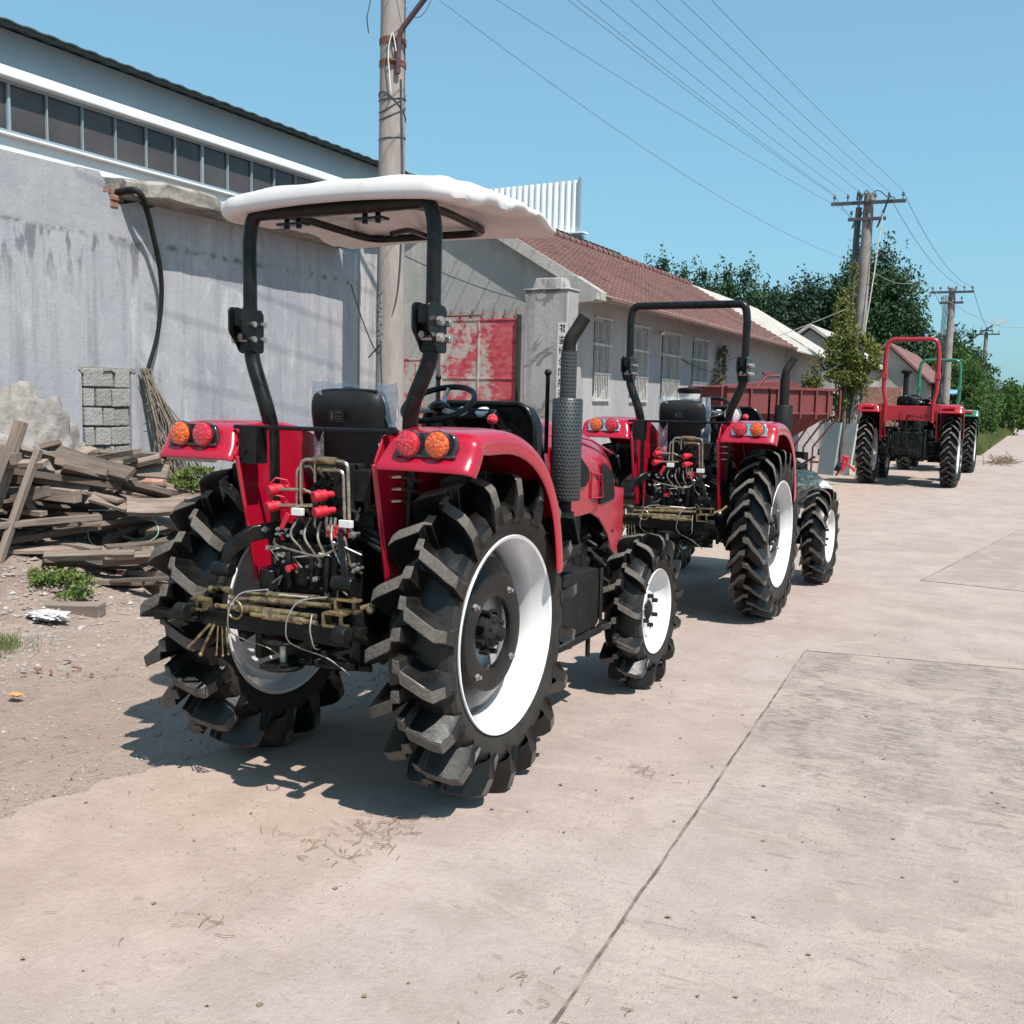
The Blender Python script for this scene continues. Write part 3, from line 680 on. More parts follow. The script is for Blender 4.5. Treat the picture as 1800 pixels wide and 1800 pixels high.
bw = MB().box((0, 0, 1.15), (1.7, .3, 2.3)); tag(bw.build('brick_wall', M_BRICK, loc=(-4.95, 36.5, 0), bevel=.01), 'short stretch of bare red brick wall beside the vine-covered pole', 'wall')
yw = MB().box((0, 0, 1.05), (.2, 5.5, 2.1)); tag(yw.build('yard_wall', M_PIER, loc=(-6.3, 37.7, 0), bevel=.01), 'low white yard wall between the tiled house and the cream house', 'wall')
# ================================================================== TRACTORS
def tyre_mb(R, rim, W, N, lugh, th, style):
    """carcass + lugs; outer side +x. materials: 0 gloss, 1 dusty lug tops, 2 sidewall"""
    m = MB(); h = W/2; Rc = R-lugh
    prof = [(-h*.74, rim), (-h*.80, rim+.012), (-h*.93, rim+(Rc-rim)*.30), (-h*.99, rim+(Rc-rim)*.55), (-h*.93, Rc-.045), (-h*.80, Rc-.018),
            (-h*.42, Rc-.002), (0, Rc), (h*.42, Rc-.002), (h*.80, Rc-.018), (h*.93, Rc-.045), (h*.99, rim+(Rc-rim)*.55), (h*.93, rim+(Rc-rim)*.30),
            (h*.80, rim+.012), (h*.74, rim)]
    m.lathe(prof, 'x', (0, 0, 0), 64, 0, mis=[2, 2, 2, 2, 0, 0, 0, 0, 0, 0, 2, 2, 2, 2])
    def pt(x, r, ph): return (x, -cos(ph)*r, sin(ph)*r)
    for side in (1, -1):
        for k in range(N):
            ph0 = 2*pi*(k+(.5 if side < 0 else 0))/N
            if style == 'paddy':
                st = [(-.10*h, .056, R-.004, Rc-.01), (.13*h, .052, R, Rc-.01), (.17*h, .018, R, Rc-.012), (.80*h, -.026, R-.006, Rc-.022), (1.02*h, -.044, R-.020, Rc-.04), (1.13*h, -.05, R-lugh*.80, Rc-.06), (1.0*h, -.055, Rc-.05, Rc-.08)]
            else:
                st = [(-.08*h, .075, R, Rc-.01), (.22*h, .062, R, Rc-.01), (.45*h, .02, R, Rc-.012), (.82*h, -.035, R-.008, Rc-.02), (.98*h, -.085, R-.02, Rc-.04), (1.03*h, -.10, R-.06, Rc-.07), (.99*h, -.12, R-.10, Rc-.10)]
            b = len(m.v); sc = R/.64
            for (x, s_, rt, rb) in st:
                x *= side; s_ *= sc
                dt = th/2/R; db = th*.98/R
                for (r_, o_) in ((rb, db), (rt, dt), (rt, -dt), (rb, -db)):
                    m.v.append(pt(x, r_, ph0+s_/R+o_))
            n = len(st)
            for i in range(n-1):
                a = b+i*4; c = a+4
                m.f += [(a, a+1, c+1, c), (a+1, a+2, c+2, c+1), (a+2, a+3, c+3, c+2)]; m.m += [0, 1 if i < n-2 else 0, 0]
            m.f += [(b, b+3, b+2, b+1), (b+4*n-4, b+4*n-3, b+4*n-2, b+4*n-1)]; m.m += [0, 0]
            if style == 'paddy':      # small raised marks moulded between the lugs
                for q in range(3):
                    xx = side*h*(.38+.13*q); p_ = ph0-.0*q+(.015-.03*q)*sc/R
                    m.v += [pt(xx+dx, r_, p_+dp) for r_ in (Rc-.01, Rc+.03) for dx in (-.006, .006) for dp in (-.012, .05 if r_ < Rc else .028)]
                    b2 = len(m.v)-8
                    m.f += [(b2, b2+1, b2+3, b2+2), (b2+4, b2+6, b2+7, b2+5), (b2, b2+4, b2+5, b2+1), (b2+2, b2+3, b2+7, b2+6), (b2, b2+2, b2+6, b2+4), (b2+1, b2+5, b2+7, b2+3)]; m.m += [0]*6
    return m

_cache = {}
def part(name, key, mb_fn, mats, parent, **k):
    """a part whose mesh is shared between the copies built with the same key"""
    if key in _cache:
        src = _cache[key]; o = src.copy(); COL.objects.link(o); o.name = name
        o.parent = parent; o.location = k.get('loc', (0, 0, 0)); return o
    o = mb_fn().build(name, mats, parent, **k); _cache[key] = o; return o

def wheel(root, x, y, R, rim, W, N, lugh, th, style, side, rear, key, spin=0., steer=0.):
    dx = .05 if style == 'ag' else .038
    e = empty('wheel', (x, y, R-.006), steer, root); e.scale = (side, 1, 1); e.rotation_euler = (spin, 0, steer)
    part('tyre', key+'tyre', lambda: tyre_mb(R, rim, W, N, lugh, th, style), [M_RUBBER, M_LUGTOP, M_SIDE], e, smooth=28, bevel=.005 if lugh > .06 else .003)
    h = W/2*.80
    def rimf():
        m = MB()
        if rear:
            m.lathe([(-.060, rim-.044), (-.052, rim*.80), (-.03, rim*.62), (-.026, rim*.36), (-.034, rim*.12)], 'x', n=56)
            pr = [(h+.004, rim+.012), (h+.010, rim+.008), (h+.006, rim-.004), (h-.012, rim-.012), (h-.03, rim-.020), (h*.25, rim-.042), (-h*.25, rim-.042), (-h+.03, rim-.02), (-h+.012, rim-.012), (-h-.006, rim-.004), (-h-.010, rim+.008), (-h-.004, rim+.012)]
            m.lathe(pr, 'x', n=72)
        else:
            pr = [(h+.003, rim+.008), (h+.008, rim+.005), (h+.004, rim-.004), (h-.012, rim-.012), (h*.55, rim-.03), (h*.40, rim*.80), (h*.18, rim*.66), (h*.22, rim*.52), (h*.42, rim*.42), (h*.44, rim*.12)]
            m.lathe(pr, 'x', n=56)
            m.lathe([(h*.2, rim-.04), (-h+.012, rim-.012), (-h-.005, rim-.003), (-h-.006, rim+.005)], 'x', n=56)
        return m
    part('rim', key+'rim', rimf, M_RIM, e, smooth=40, solid=.006)
    def discf():
        m = MB(); rd = rim*.61
        m.lathe([(-.012, rd*.60), (.006, rd*.62), (.010, rd*.70), (.008, rd*.99), (.000, rd*1.03), (-.030, rim*.74), (-.040, rim*.78), (-.048, rim*.78), (-.035, rim*.72), (-.014, rd*.98), (-.012, rd*.62)], 'x', n=56)
        return m
    def hubf():
        m = MB()
        if rear:
            m.lathe([(-.10, .07), (-.022, .072), (.006, .064), (.012, .05), (.035, .028), (.05, .026), (.055, .016), (.056, .0005)], 'x', n=28)
            for k in range(8):
                a = 2*pi*k/8+.2; m.cyl((-.03, cos(a)*.084, sin(a)*.084), (.008, cos(a)*.084, sin(a)*.084), .012, n=6)
                m.cyl((-.03, cos(a)*.045, sin(a)*.045), (.022, cos(a)*.045, sin(a)*.045), .009, n=6)
        else:
            m.lathe([(-.06, .06), (h*.44, .055), (h*.5, .05), (h*.62, .03), (h*.66, .012), (h*.66, 0)], 'x', n=20)
            for k in range(6):
                a = 2*pi*k/6+.3; m.cyl((h*.3, cos(a)*rim*.36, sin(a)*rim*.36), (h*.42+.03, cos(a)*rim*.36, sin(a)*rim*.36), .0125, n=6)
        return m
    if rear:
        part('wheel_disc', key+'disc', discf, M_BLACK, e, smooth=35, loc=(dx, 0, 0))
        def boltf():
            m = MB()
            for k in range(4):
                a = pi/4+k*pi/2; c = rim*.515
                m.cyl((-.01, cos(a)*c, sin(a)*c), (.012, cos(a)*c, sin(a)*c), .017, .015, 6); m.cyl((.01, cos(a)*c, sin(a)*c), (.026, cos(a)*c, sin(a)*c), .0085, n=8)
            return m
        part('wheel_bolts', key+'bolts', boltf, M_STEEL, e, smooth=None, loc=(dx, 0, 0))
    part('hub', key+'hub', hubf, M_BLACKM, e, smooth=35, loc=(dx if rear else 0, 0, 0))
    return e

def part_list(name, key, fn, mats, parent, **k):
    for i, f in enumerate(fn): part(name, key+str(i), f, mats, parent, **k)

def fender_mb(s, drop=0.):
    """s = +1 right, -1 left. profile along (y,z), swept across x"""
    prof = [(-.485, 1.295), (-.478, 1.318), (-.452, 1.345), (-.432, 1.385), (-.420, 1.412), (-.390, 1.432), (-.32, 1.442), (-.2, 1.448), (-.08, 1.440), (.04, 1.408), (.15, 1.352), (.25, 1.27), (.325, 1.16), (.37, 1.04), (.395, .92), (.402, .84)]
    rows = []
    for i, (y, z) in enumerate(prof):
        a = Vector(prof[max(i-1, 0)]); b = Vector(prof[min(i+1, len(prof)-1)]); t = (b-a).normalized(); n = Vector((-t.y, t.x))
        if n.dot(Vector((y, z-.64))) < 0: n = -n
        rearw = 1-sm(-.45, -.30, y)
        xi = .345+.045*sm(1.32, 1.46, z)*rearw+.0
        xo = .725+.012*rearw
        lip = .055*(1-rearw*.45)
        cs = [(xi-.012, -.035), (xi-.004, -.014), (xi+.012, -.002), (xi+.04, 0), (.50, .003), (.62, .003), (xo-.065, 0), (xo-.03, -.006), (xo-.008, -.020), (xo, -.038), (xo, -.038-lip*.6), (xo-.002, -.038-lip)]
        rows.append([(s*x, y+n.x*d, z+n.y*d-drop*0) for x, d in cs])
    return MB().grid(rows)

def rounded(poly, r, seg=5):
    out = []; n = len(poly)
    for i in range(n):
        a, b, c = (Vector(poly[(i+k) % n]) for k in (-1, 0, 1))
        rr_ = min(r, (a-b).length*.45, (c-b).length*.45); s0 = b+(a-b).normalized()*rr_; s1 = b+(c-b).normalized()*rr_
        for k in range(seg+1):
            t = k/seg; q = s0*(1-t)**2+b*2*t*(1-t)+s1*t*t; out.append((q.x, q.y))
    return out

def make_tractor(x, y, cfg, label, group):
    root = empty('tractor', (x, y, 0), cfg.get('rz', 0)); root.scale = (cfg.get('sc', 1),)*3
    tag(root, label, 'tractor', group)
    red = cfg['paint']; rops_m = cfg.get('rops_paint', M_BLACK); kind = cfg['kind']; K = kind
    R = .64 if kind == 'near' else .625
    st = 'paddy' if kind == 'near' else 'ag'
    for s in (1, -1):
        wheel(root, s*cfg.get('tr', .545), 0, R, .385, .27, 18 if st == 'paddy' else 22, .106 if st == 'paddy' else .066, .050 if st == 'paddy' else .04, st, s, True, 'R'+st, spin=.09 if s > 0 else .2)
        wheel(root, s*cfg.get('tf', .575), cfg.get('wb', 1.78), .425, .228, .21, 13 if st == 'paddy' else 16, .068 if st == 'paddy' else .045, .036 if st == 'paddy' else .030, st, s, False, 'F'+st, spin=.3*s)
    # ---- fenders
    for s in (1, -1):
        f = part('rear_fender', 'fender%d%s' % (s, red.name), lambda: fender_mb(s), red, root, smooth=50, solid=.009, sub=2, loc=(s*cfg.get('fx', 0), 0, 0))
        def inner():
            m = MB()
            m.prism([(-.405, 1.41), (-.425, 1.37), (-.455, 1.32), (-.34, .80), (-.13, .79), (-.09, 1.0), (-.06, 1.14), (.05, 1.12), (.30, .80), (.40, .84), (.39, .96), (.36, 1.06), (.315, 1.16), (.24, 1.26), (.14, 1.34), (.03, 1.39), (-.09, 1.425), (-.2, 1.434), (-.35, 1.428)], 'x', s*.325, s*.334)
            m.tube([(s*.322, -.45, 1.31), (s*.318, -.34, .80)], .009, 6)
            return m
        part('fender_side_panel', 'inner%d%s' % (s, red.name), inner, red, root, smooth=30, bevel=.002, loc=(s*cfg.get('fx', 0), 0, 0))
        if kind in ('near', 'mid'):
            bz = MB().prism(rounded([(.415, 1.352), (.665, 1.352), (.675, 1.385), (.655, 1.432), (.445, 1.432), (.425, 1.40)], .022), 'y', -.452, -.432)
            bz.box((.545, -.4475, 1.352), (.25, .03, .012))
            pb = MB(); pb.v = [(s*a, b-(1.43-c)*.18*.55+.0045, c) for a, b, c in bz.v]; pb.f = bz.f; pb.m = bz.m
            lb = part('tail_lamp', 'bezel%d%s' % (s, kind), lambda: pb, M_BEZEL if kind == 'near' else M_CHROME, root, bevel=.004)
            for xx, mm, nm in ((.482, M_LRED, 'lr'), (.602, M_LAMB, 'la')):
                part('red_lens' if nm == 'lr' else 'amber_lens', nm+str(s)+kind, lambda: MB().lathe([(-.018, .047), (-.036, .047), (-.044, .043), (-.049, .03), (-.051, .0005)], 'y', (s*xx, -.437, 1.392), 28), mm, lb, smooth=40)
                part('lens_ring', 'ring'+nm+str(s)+kind, lambda: MB().lathe([(-.01, .05), (-.03, .0505), (-.030, .0465), (-.01, .0465)], 'y', (s*xx, -.437, 1.392), 28), M_BEZEL, lb, smooth=40)
        else:
            part('tail_lamp', 'flamp%d' % s, lambda: MB().box((s*.66, -.47, 1.40), (.2, .03, .05)), M_LRED, root, bevel=.008)
    # ---- roll bar
    if kind in ('near', 'mid'):
        zt = 2.275; yb = -.24
        for s in (1, -1):
            pts = arc([(s*.335, yb+.02, .78), (s*.335, yb+.01, 1.42), (s*.352, yb-.01, 1.52), (s*.43, yb, 1.70), (s*.437, yb, 1.80)], .09)
            part('roll_bar_post', 'ropsl%d' % s, lambda: MB().tube(pts, .031, 14), rops_m, root, smooth=60)
            def joint():
                m = MB()
                m.prism(rounded([(yb-.092, 1.80), (yb-.055, 1.765), (yb-.028, 1.72), (yb+.040, 1.72), (yb+.040, 1.885), (yb-.03, 1.905), (yb-.092, 1.90)], .018), 'x', s*.399, s*.407)
                m.prism(rounded([(yb-.092, 1.80), (yb-.055, 1.765), (yb-.028, 1.72), (yb+.040, 1.72), (yb+.040, 1.885), (yb-.03, 1.905), (yb-.092, 1.90)], .018), 'x', s*.467, s*.475)
                m.box((s*.437, yb, 1.81), (.068, .068, .17)); m.box((s*.437, yb-.06, 1.86), (.045, .03, .07))
                return m
            part('roll_bar_joint', 'ropsj%d' % s, joint, rops_m, root, bevel=.004)
            def jb():
                m = MB()
                for dz in (1.775, 1.835):
                    for dy in (-.03, .03):
                        m.cyl((.385+.0, yb+dy, dz), (.50, yb+dy, dz), .012, n=8); m.cyl((.478, yb+dy, dz), (.498, yb+dy, dz), .018, n=6)
                        m.cyl((.43, yb-.07, dz+.01), (.43, yb-.048, dz+.01), .014, n=6)
                m.v = [(s*a, b, c) for a, b, c in m.v]; return m
            part('joint_bolts', 'ropsb%d' % s, jb, M_STEEL, root, smooth=None)
        hoop = arc([(-.437, yb, 1.86), (-.44, yb, 2.18), (-.42, yb, zt), (.42, yb, zt), (.44, yb, 2.18), (.437, yb, 1.86)], .24, 10)
        part('roll_bar_hoop', 'hoop', lambda: MB().tube(hoop, .0285, 14), rops_m, root, smooth=60)
    else:
        for s in (1, -1):
            pts = arc([(s*.39, -.42, 1.12), (s*.39, -.42, 1.5), (s*.435, -.42, 1.66), (s*.435, -.42, 1.95)], .07)
            part('roll_bar_post', 'fr%d%s' % (s, rops_m.name), lambda: MB().tube(pts, .036, 10), rops_m, root, smooth=60)
        hoop = arc([(-.435, -.42, 1.9), (-.435, -.42, 2.3), (-.40, -.42, 2.56), (.40, -.42, 2.56), (.435, -.42, 2.3), (.435, -.42, 1.9)], .16, 8)
        part('roll_bar_hoop', 'fh'+rops_m.name, lambda: MB().tube(hoop, .038, 10), rops_m, root, smooth=60)
        part_list('roll_bar_joint', 'fj'+rops_m.name, (lambda: MB().box((-.435, -.42, 1.93), (.09, .1, .1)), lambda: MB().box((.435, -.42, 1.93), (.09, .1, .1))), rops_m, root, bevel=.006)
        part('rear_panel', 'rp'+red.name, lambda: MB().box((0, -.38, 1.28), (.92, .03, .26)).box((-.46, -.40, 1.37), (.10, .05, .15)).box((.46, -.40, 1.37), (.10, .05, .15)), red, root, bevel=.01)
    # ---- thin rod across the back, with its bracket plates
    if kind in ('near', 'mid'):
        def rod():
            m = MB().cyl((-.37, -.41, 1.425), (.40, -.41, 1.43), .0085, n=8)
            m.box((-.275, -.44, 1.355), (.085, .008, .14)); m.box((-.275, -.41, 1.427), (.085, .06, .008)); m.box((-.235, -.41, 1.355), (.006, .06, .14)); m.cyl((-.29, -.455, 1.33), (-.29, -.43, 1.33), .010, n=6); m.box((.365, -.40, 1.43), (.03, .03, .03))
            m.cyl((-.33, -.42, 1.30), (-.33, -.40, 1.30), .012, n=6)
            return m
        part('cross_rod', 'rod', rod, M_BLACK, root)
    # ---- seat
    def seatb():
        m = MB(); rows = []
        for i in range(11):
            t = i/10; z = 1.17+.42*t; w_ = .180+.008*sin(pi*t)-.018*sm(.85, 1, t); yb_ = .02-.10*t+.10*sm(.9, 1, t)*.3; d = .075*(1-.35*sm(.75, 1, t))
            row = [(w_*cx*(1 if abs(cx) < 1 else 1), yb_+d*cy, z) for cx, cy in ((-1, .5), (-1, -.35), (-.86, -.85), (-.5, -1.0), (0, -1.05), (.5, -1.0), (.86, -.85), (1, -.35), (1, .5), (.6, .8), (0, .7), (-.6, .8))]
            rows.append(row)
        m.grid(rows, wrap=True); n = len(m.v)
        m.f.append(tuple(range(n-12, n))); m.m.append(0); m.f.append(tuple(range(11, -1, -1))); m.m.append(0)
        return m
    sx = -.065
    part('seat_back', 'seatb', seatb, M_SEAT, root, smooth=60, sub=2, loc=(sx, 0, 0))
    part('seat_cushion', 'seatc', lambda: MB().box((0, .21, 1.17), (.40, .40, .11)), M_SEAT, root, smooth=60, bevel=.035, loc=(sx, 0, 0))
    part('seat_base', 'seatp', lambda: MB().box((0, .15, 1.03), (.30, .36, .20)).box((0, -.08, 1.10), (.34, .10, .14)).cyl((-.21, .1, 1.13), (.21, .1, 1.13), .014).box((0, .1, .93), (.44, .6, .03)), M_BLACKM, root, bevel=.008)
    part('maker_plate', 'plate', lambda: MB().box((-.0, -.158, 1.475), (.068, .004, .05)), M_BLACKM, root, loc=(sx, 0, 0))
    part('plate_lines', 'platel', lambda: MB().box((.012, -.161, 1.488), (.03, .002, .006)).box((.012, -.161, 1.473), (.036, .002, .004)).box((.012, -.161, 1.463), (.036, .002, .004)).box((-.018, -.161, 1.475), (.012, .002, .03)), M_BEZEL, root, loc=(sx, 0, 0))
    if kind in ('near', 'mid'):
        def filmf():
            m = MB(); rows = []
            for i in range(14):
                t = i/13; row = []
                for j in range(26):
                    a = -pi*.72+pi*1.55*j/25 + pi/2
                    w_ = .192+.022*nz(j*.5, i*.45, 3)+.012*(1-t); d = .105+.02*nz(j*.6, i*.5, 9)
                    row.append((w_*cos(a)*(1+.05*t), -.01+d*sin(a)-.02*t, 1.14+.47*t+.015*nz(j*.7, 5, i*.2)))
                rows.append(row)
            m.grid(rows); return m
        part('plastic_cover', 'film', filmf, M_FILM, root, smooth=70, loc=(sx, 0, 0))
    # ---- steering, dashboard
    tilt = Matrix.Translation((-.09, .68, 1.53)) @ Euler((radians(28), 0, 0)).to_matrix().to_4x4()
    def stw():
        m = MB(); m.tube([tilt @ Vector((cos(a)*.175, sin(a)*.175, 0)) for a in [2*pi*i/36 for i in range(37)]], .0145, 10, caps=False)
        m.ball(tuple(tilt @ Vector((0, 0, -.02))), .05, sc=(1, 1, .6)); return m
    stwh = part('steering_wheel', 'stw', stw, M_BLACK, root, smooth=60)
    def spk():
        m = MB()
        for a in (pi/2+.2, pi*1.17, pi*1.83): m.tube([tilt @ Vector((0, 0, -.03)), tilt @ Vector((cos(a)*.10, sin(a)*.10, -.015)), tilt @ Vector((cos(a)*.182, sin(a)*.182, 0))], [.016, .012, .01], 6)
        return m
    part('spokes', 'spk', spk, M_STEEL, stwh)
    part('steering_column', 'stc', lambda: MB().tube([tilt @ Vector((0, 0, -.03)), (0, .86, 1.2)], .032, 10).box((0, .97, 1.22), (.30, .16, .38)), M_BLACKM, root, bevel=.01)
    def dash():
        m = MB(); P = rounded([(-.34, 1.10), (-.35, 1.46), (-.29, 1.535), (.22, 1.535), (.28, 1.45), (.29, 1.10)], .07)
        m.prism(P, 'y', .98, 1.06); m.tube([(a, .965, b) for a, b in P[1:-1]], .016, 8)
        m.box((0, .90, 1.44), (.26, .16, .06), 0, (radians(-35), 0, 0)); return m
    part('dashboard', 'dash', dash, M_BLACK, root, smooth=40, bevel=.006)
    part_list('dial', 'dial', (lambda: MB().cyl((-.055, .845, 1.50), (-.055, .855, 1.485), .035, n=16), lambda: MB().cyl((.055, .845, 1.50), (.055, .855, 1.485), .035, n=16)), M_DIAL, root)
    part_list('control_lever', 'lev', (lambda: MB().tube([(.20, .55, 1.05), (.24, .60, 1.3), (.245, .60, 1.45)], .008, 6), lambda: MB().tube([(-.28, .3, 1.1), (-.25, .28, 1.46)], .009, 6),
        lambda: MB().cyl((-.245, .93, 1.3), (-.245, .93, 1.66), .010, n=6).ball((-.245, .93, 1.66), .016), lambda: MB().cyl((.34, .98, 1.30), (.34, .98, 1.69), .011, n=6).ball((.34, .98, 1.69), .018)), M_BLACK, root)
    part_list('lever_knob', 'knob', (lambda: MB().ball((.245, .60, 1.465), .027, sc=(1, 1, .9)), lambda: MB().ball((-.25, .28, 1.51), .030, sc=(1, 1, 1.25))), M_LRED, root)
    # ---- bonnet
    def hood():
        m = MB(); rows = []
        stn = [(1.06, .30, 1.50, 1.00), (1.20, .302, 1.49, .98), (1.5, .298, 1.455, .93), (1.8, .288, 1.405, .96), (2.02, .272, 1.345, .93), (2.16, .25, 1.275, .80), (2.25, .215, 1.17, .76), (2.28, .17, 1.02, .76)]
        for (yy, w_, zt_, zb) in stn:
            h_ = zt_-zb
            cs = [(-1, zb), (-1.02, zb+h_*.35), (-.98, zb+h_*.62), (-.88, zb+h_*.84), (-.66, zt_-.018), (-.3, zt_-.002), (0, zt_+.004), (.3, zt_-.002), (.66, zt_-.018), (.88, zb+h_*.84), (.98, zb+h_*.62), (1.02, zb+h_*.35), (1, zb)]
            rows.append([(w_*a, yy, z) for a, z in cs])
        m.grid(rows); m.f.append(tuple(range(len(m.v)-13, len(m.v)))); m.m.append(0); return m
    hd = part('bonnet', 'hood'+red.name, hood, red, root, smooth=50, sub=1)
    def skirt(s_):
        m = MB()
        for s in (s_,):
            m.prism([(1.42, 1.0), (1.62, .97), (1.82, .90), (1.95, .80), (2.02, .70), (2.10, .66), (2.20, .76), (2.20, 1.05), (1.7, 1.12), (1.42, 1.1)], 'x', s*.275, s*.287)
        return m
    part_list('bonnet_skirt', 'skirt'+red.name, (lambda: skirt(1), lambda: skirt(-1)), red, hd, smooth=30, bevel=.006)
    def grl(s_):
        m = MB()
        for s in (s_,):
            m.prism(rounded([(1.12, 1.10), (1.12, 1.34), (1.42, 1.30), (1.62, 1.18), (1.58, 1.10)], .04), 'x', s*.300, s*.312)
            m.prism(rounded([(1.80, .98), (1.84, 1.22), (1.99, 1.16), (2.04, 1.0)], .03), 'x', s*.283, s*.297)
        return m
    part_list('side_grille', 'grl', (lambda: grl(1), lambda: grl(-1)), M_BLACKM, hd, bevel=.004)
    def ridges(s_):
        m = MB()
        for s in (s_,):
            m.tube([(s*.303, 1.66, 1.17), (s*.30, 1.80, 1.15), (s*.298, 1.84, 1.02), (s*.301, 1.66, 1.03), (s*.303, 1.66, 1.17)], .006, 6)
            m.tube([(s*.285, 1.25, 1.40), (s*.278, 1.7, 1.345), (s*.262, 2.05, 1.26)], .007, 6)
        return m
    part_list('pressed_ridge', 'rdg'+red.name, (lambda: ridges(1), lambda: ridges(-1)), red, hd)
    def engine():
        m = MB(); m.box((0, 1.5, .78), (.34, .9, .42)).box((.2, 1.35, .88), (.14, .5, .2)).box((-.2, 1.4, .8), (.16, .5, .26)).cyl((.2, 1.1, .72), (.2, 1.1, .98), .05).box((0, 2.12, .9), (.40, .06, .42))
        for k in range(9): m.cyl((.16+.02*(k % 3), 1.15+.11*k, .70+.05*(k % 4)), (.285, 1.15+.11*k, .74+.04*(k % 3)), .016, n=8)
        return m
    part('engine', 'eng', engine, M_IRON, root, bevel=.01)
    # ---- exhaust
    ex, ey = (.475, .92) if kind != 'far' else (.36, .95)
    def mufl():
        m = MB().lathe([(1.085, .02), (1.085, .066), (1.095, .072), (1.56, .072), (1.568, .066), (1.568, .0005)], 'z', (0, 0, 0), 40)
        m.lathe([(1.565, .0385), (1.79, .0385), (1.79, .03)], 'z', (0, 0, 0), 32); return m
    mf = part('exhaust_silencer', 'muf'+kind, mufl, M_PERF if kind == 'near' else M_BLACKM, root, smooth=50, loc=(ex, ey, 0))
    part('exhaust_pipe', 'exp', lambda: MB().tube(arc([(0, 0, .78), (0, 0, 1.84), (.03, .03, 1.90), (.055, .045, 1.95)], .06), .0315, 16).tube([(-.2, .1, .8), (0, 0, .80), (0, 0, .86)], .035, 12).cyl((0, 0, 1.0), (0, 0, 1.03), .045).cyl((-.06, 0, 1.0), (.06, 0, 1.0), .012), M_BLACKM, root, smooth=50, loc=(ex, ey, 0))
    if kind == 'far': part('air_intake', 'air', lambda: MB().cyl((-.25, 1.2, 1.4), (-.25, 1.2, 2.02), .05).lathe([(2.0, .05), (2.03, .10), (2.07, .11), (2.10, .06), (2.10, 0)], 'z', (-.25, 1.2, 0), 16), M_BLACKM, root)
    # ---- transmission, axle, chassis
    def trans():
        m = MB()
        m.box((0, .45, .70), (.30, 1.3, .34)); m.box((0, -.12, .80), (.36, .46, .40)); m.box((0, -.32, .72), (.26, .14, .26)); m.box((.02, -.2, 1.02), (.30, .30, .10))
        m.lathe([(-.42, .095), (-.2, .10), (-.14, .15), (.14, .15), (.2, .10), (.42, .095)], 'x', (0, 0, .635), 24)
        for s in (1, -1): m.lathe([(.30, .15), (.33, .15), (.335, .11), (.43, .10)] if s > 0 else [(-.30, .15), (-.33, .15), (-.335, .11), (-.43, .10)], 'x', (0, 0, .635), 20)
        m.cyl((0, -.40, .66), (0, -.30, .66), .07, .085, 20); m.cyl((0, -.46, .66), (0, -.38, .66), .022, n=10)
        for k in range(10):
            a = 2*pi*k/10; m.cyl((cos(a)*.105, -.40, .74+sin(a)*.105), (cos(a)*.105, -.385, .74+sin(a)*.105), .012, n=6)
        m.box((0, 1.45, .50), (.14, .9, .10)); m.lathe([(-.50, .05), (-.12, .06), (-.08, .085), (.08, .085), (.12, .06), (.50, .05)], 'x', (0, cfg.get('wb', 1.78), .43), 20)
        for s in (1, -1): m.cyl((s*.47, cfg.get('wb', 1.78), .33), (s*.47, cfg.get('wb', 1.78), .56), .06, n=16)
        return m
    part('transmission', 'trn', trans, M_IRON, root, smooth=40, bevel=.008)
    def plat(s_):
        m = MB()
        for s in (s_,):
            m.box((s*.42, .66, .875), (.30, .50, .018)); m.box((s*.50, .62, .80), (.14, .36, .02)); m.box((s*.565, .66, .86), (.012, .50, .05)); m.box((s*.44, .86, .95), (.26, .02, .16), 0, (.5, 0, 0))
            m.tube([(s*.40, .42, .86), (s*.40, .42, .55), (s*.56, .52, .50), (s*.56, .68, .50), (s*.40, .76, .55), (s*.40, .76, .86)], .014, 6)
        return m
    part_list('foot_plate', 'plt', (lambda: plat(1), lambda: plat(-1)), M_IRON, root, bevel=.003)
    def tank():
        m = MB().prism(rounded([(.74, .46), (.80, .42), (1.24, .42), (1.30, .50), (1.30, .68), (1.24, .72), (.78, .74), (.74, .70)], .05), 'x', .26, .53)
        m.cyl((.42, .95, .72), (.42, .95, .76), .035); m.box((.40, 1.0, .40), (.30, .52, .03)); m.box((.54, 1.26, .57), (.01, .03, .30)); m.box((.54, .80, .57), (.01, .03, .30)); m.cyl((.52, 1.15, .28), (.52, 1.15, .42), .012)
        return m
    part('fuel_tank', 'tnk', tank, M_BLACKM, root, bevel=.006)
    part('battery_box', 'bat', lambda: MB().box((-.40, .98, .57), (.26, .44, .26)), M_BLACKM, root, bevel=.012)
    # ---- hydraulics
    if kind in ('near', 'mid'):
        def blk():
            m = MB()
            m.box((.10, -.36, 1.20), (.17, .10, .20)); m.box((.21, -.34, 1.22), (.10, .08, .12)); m.box((.12, -.30, 1.06), (.30, .14, .10))
            for zz in (1.255, 1.20, 1.145):
                for k, xx in enumerate((.04, .085)): m.cyl((xx, -.44, zz), (xx, -.36, zz), .016, n=12)
                m.cyl((.24, -.35, zz), (.31, -.35, zz+.01), .013, n=8)
            for k in range(14):
                m.cyl((.03+.2*random.random(), -.42, 1.08+.2*random.random()), (.03+.2*random.random(), -.36, 1.08+.2*random.random()), .009, n=6)
            return m
        part('valve_block', 'blk', blk, M_BLACKM, root, bevel=.003)
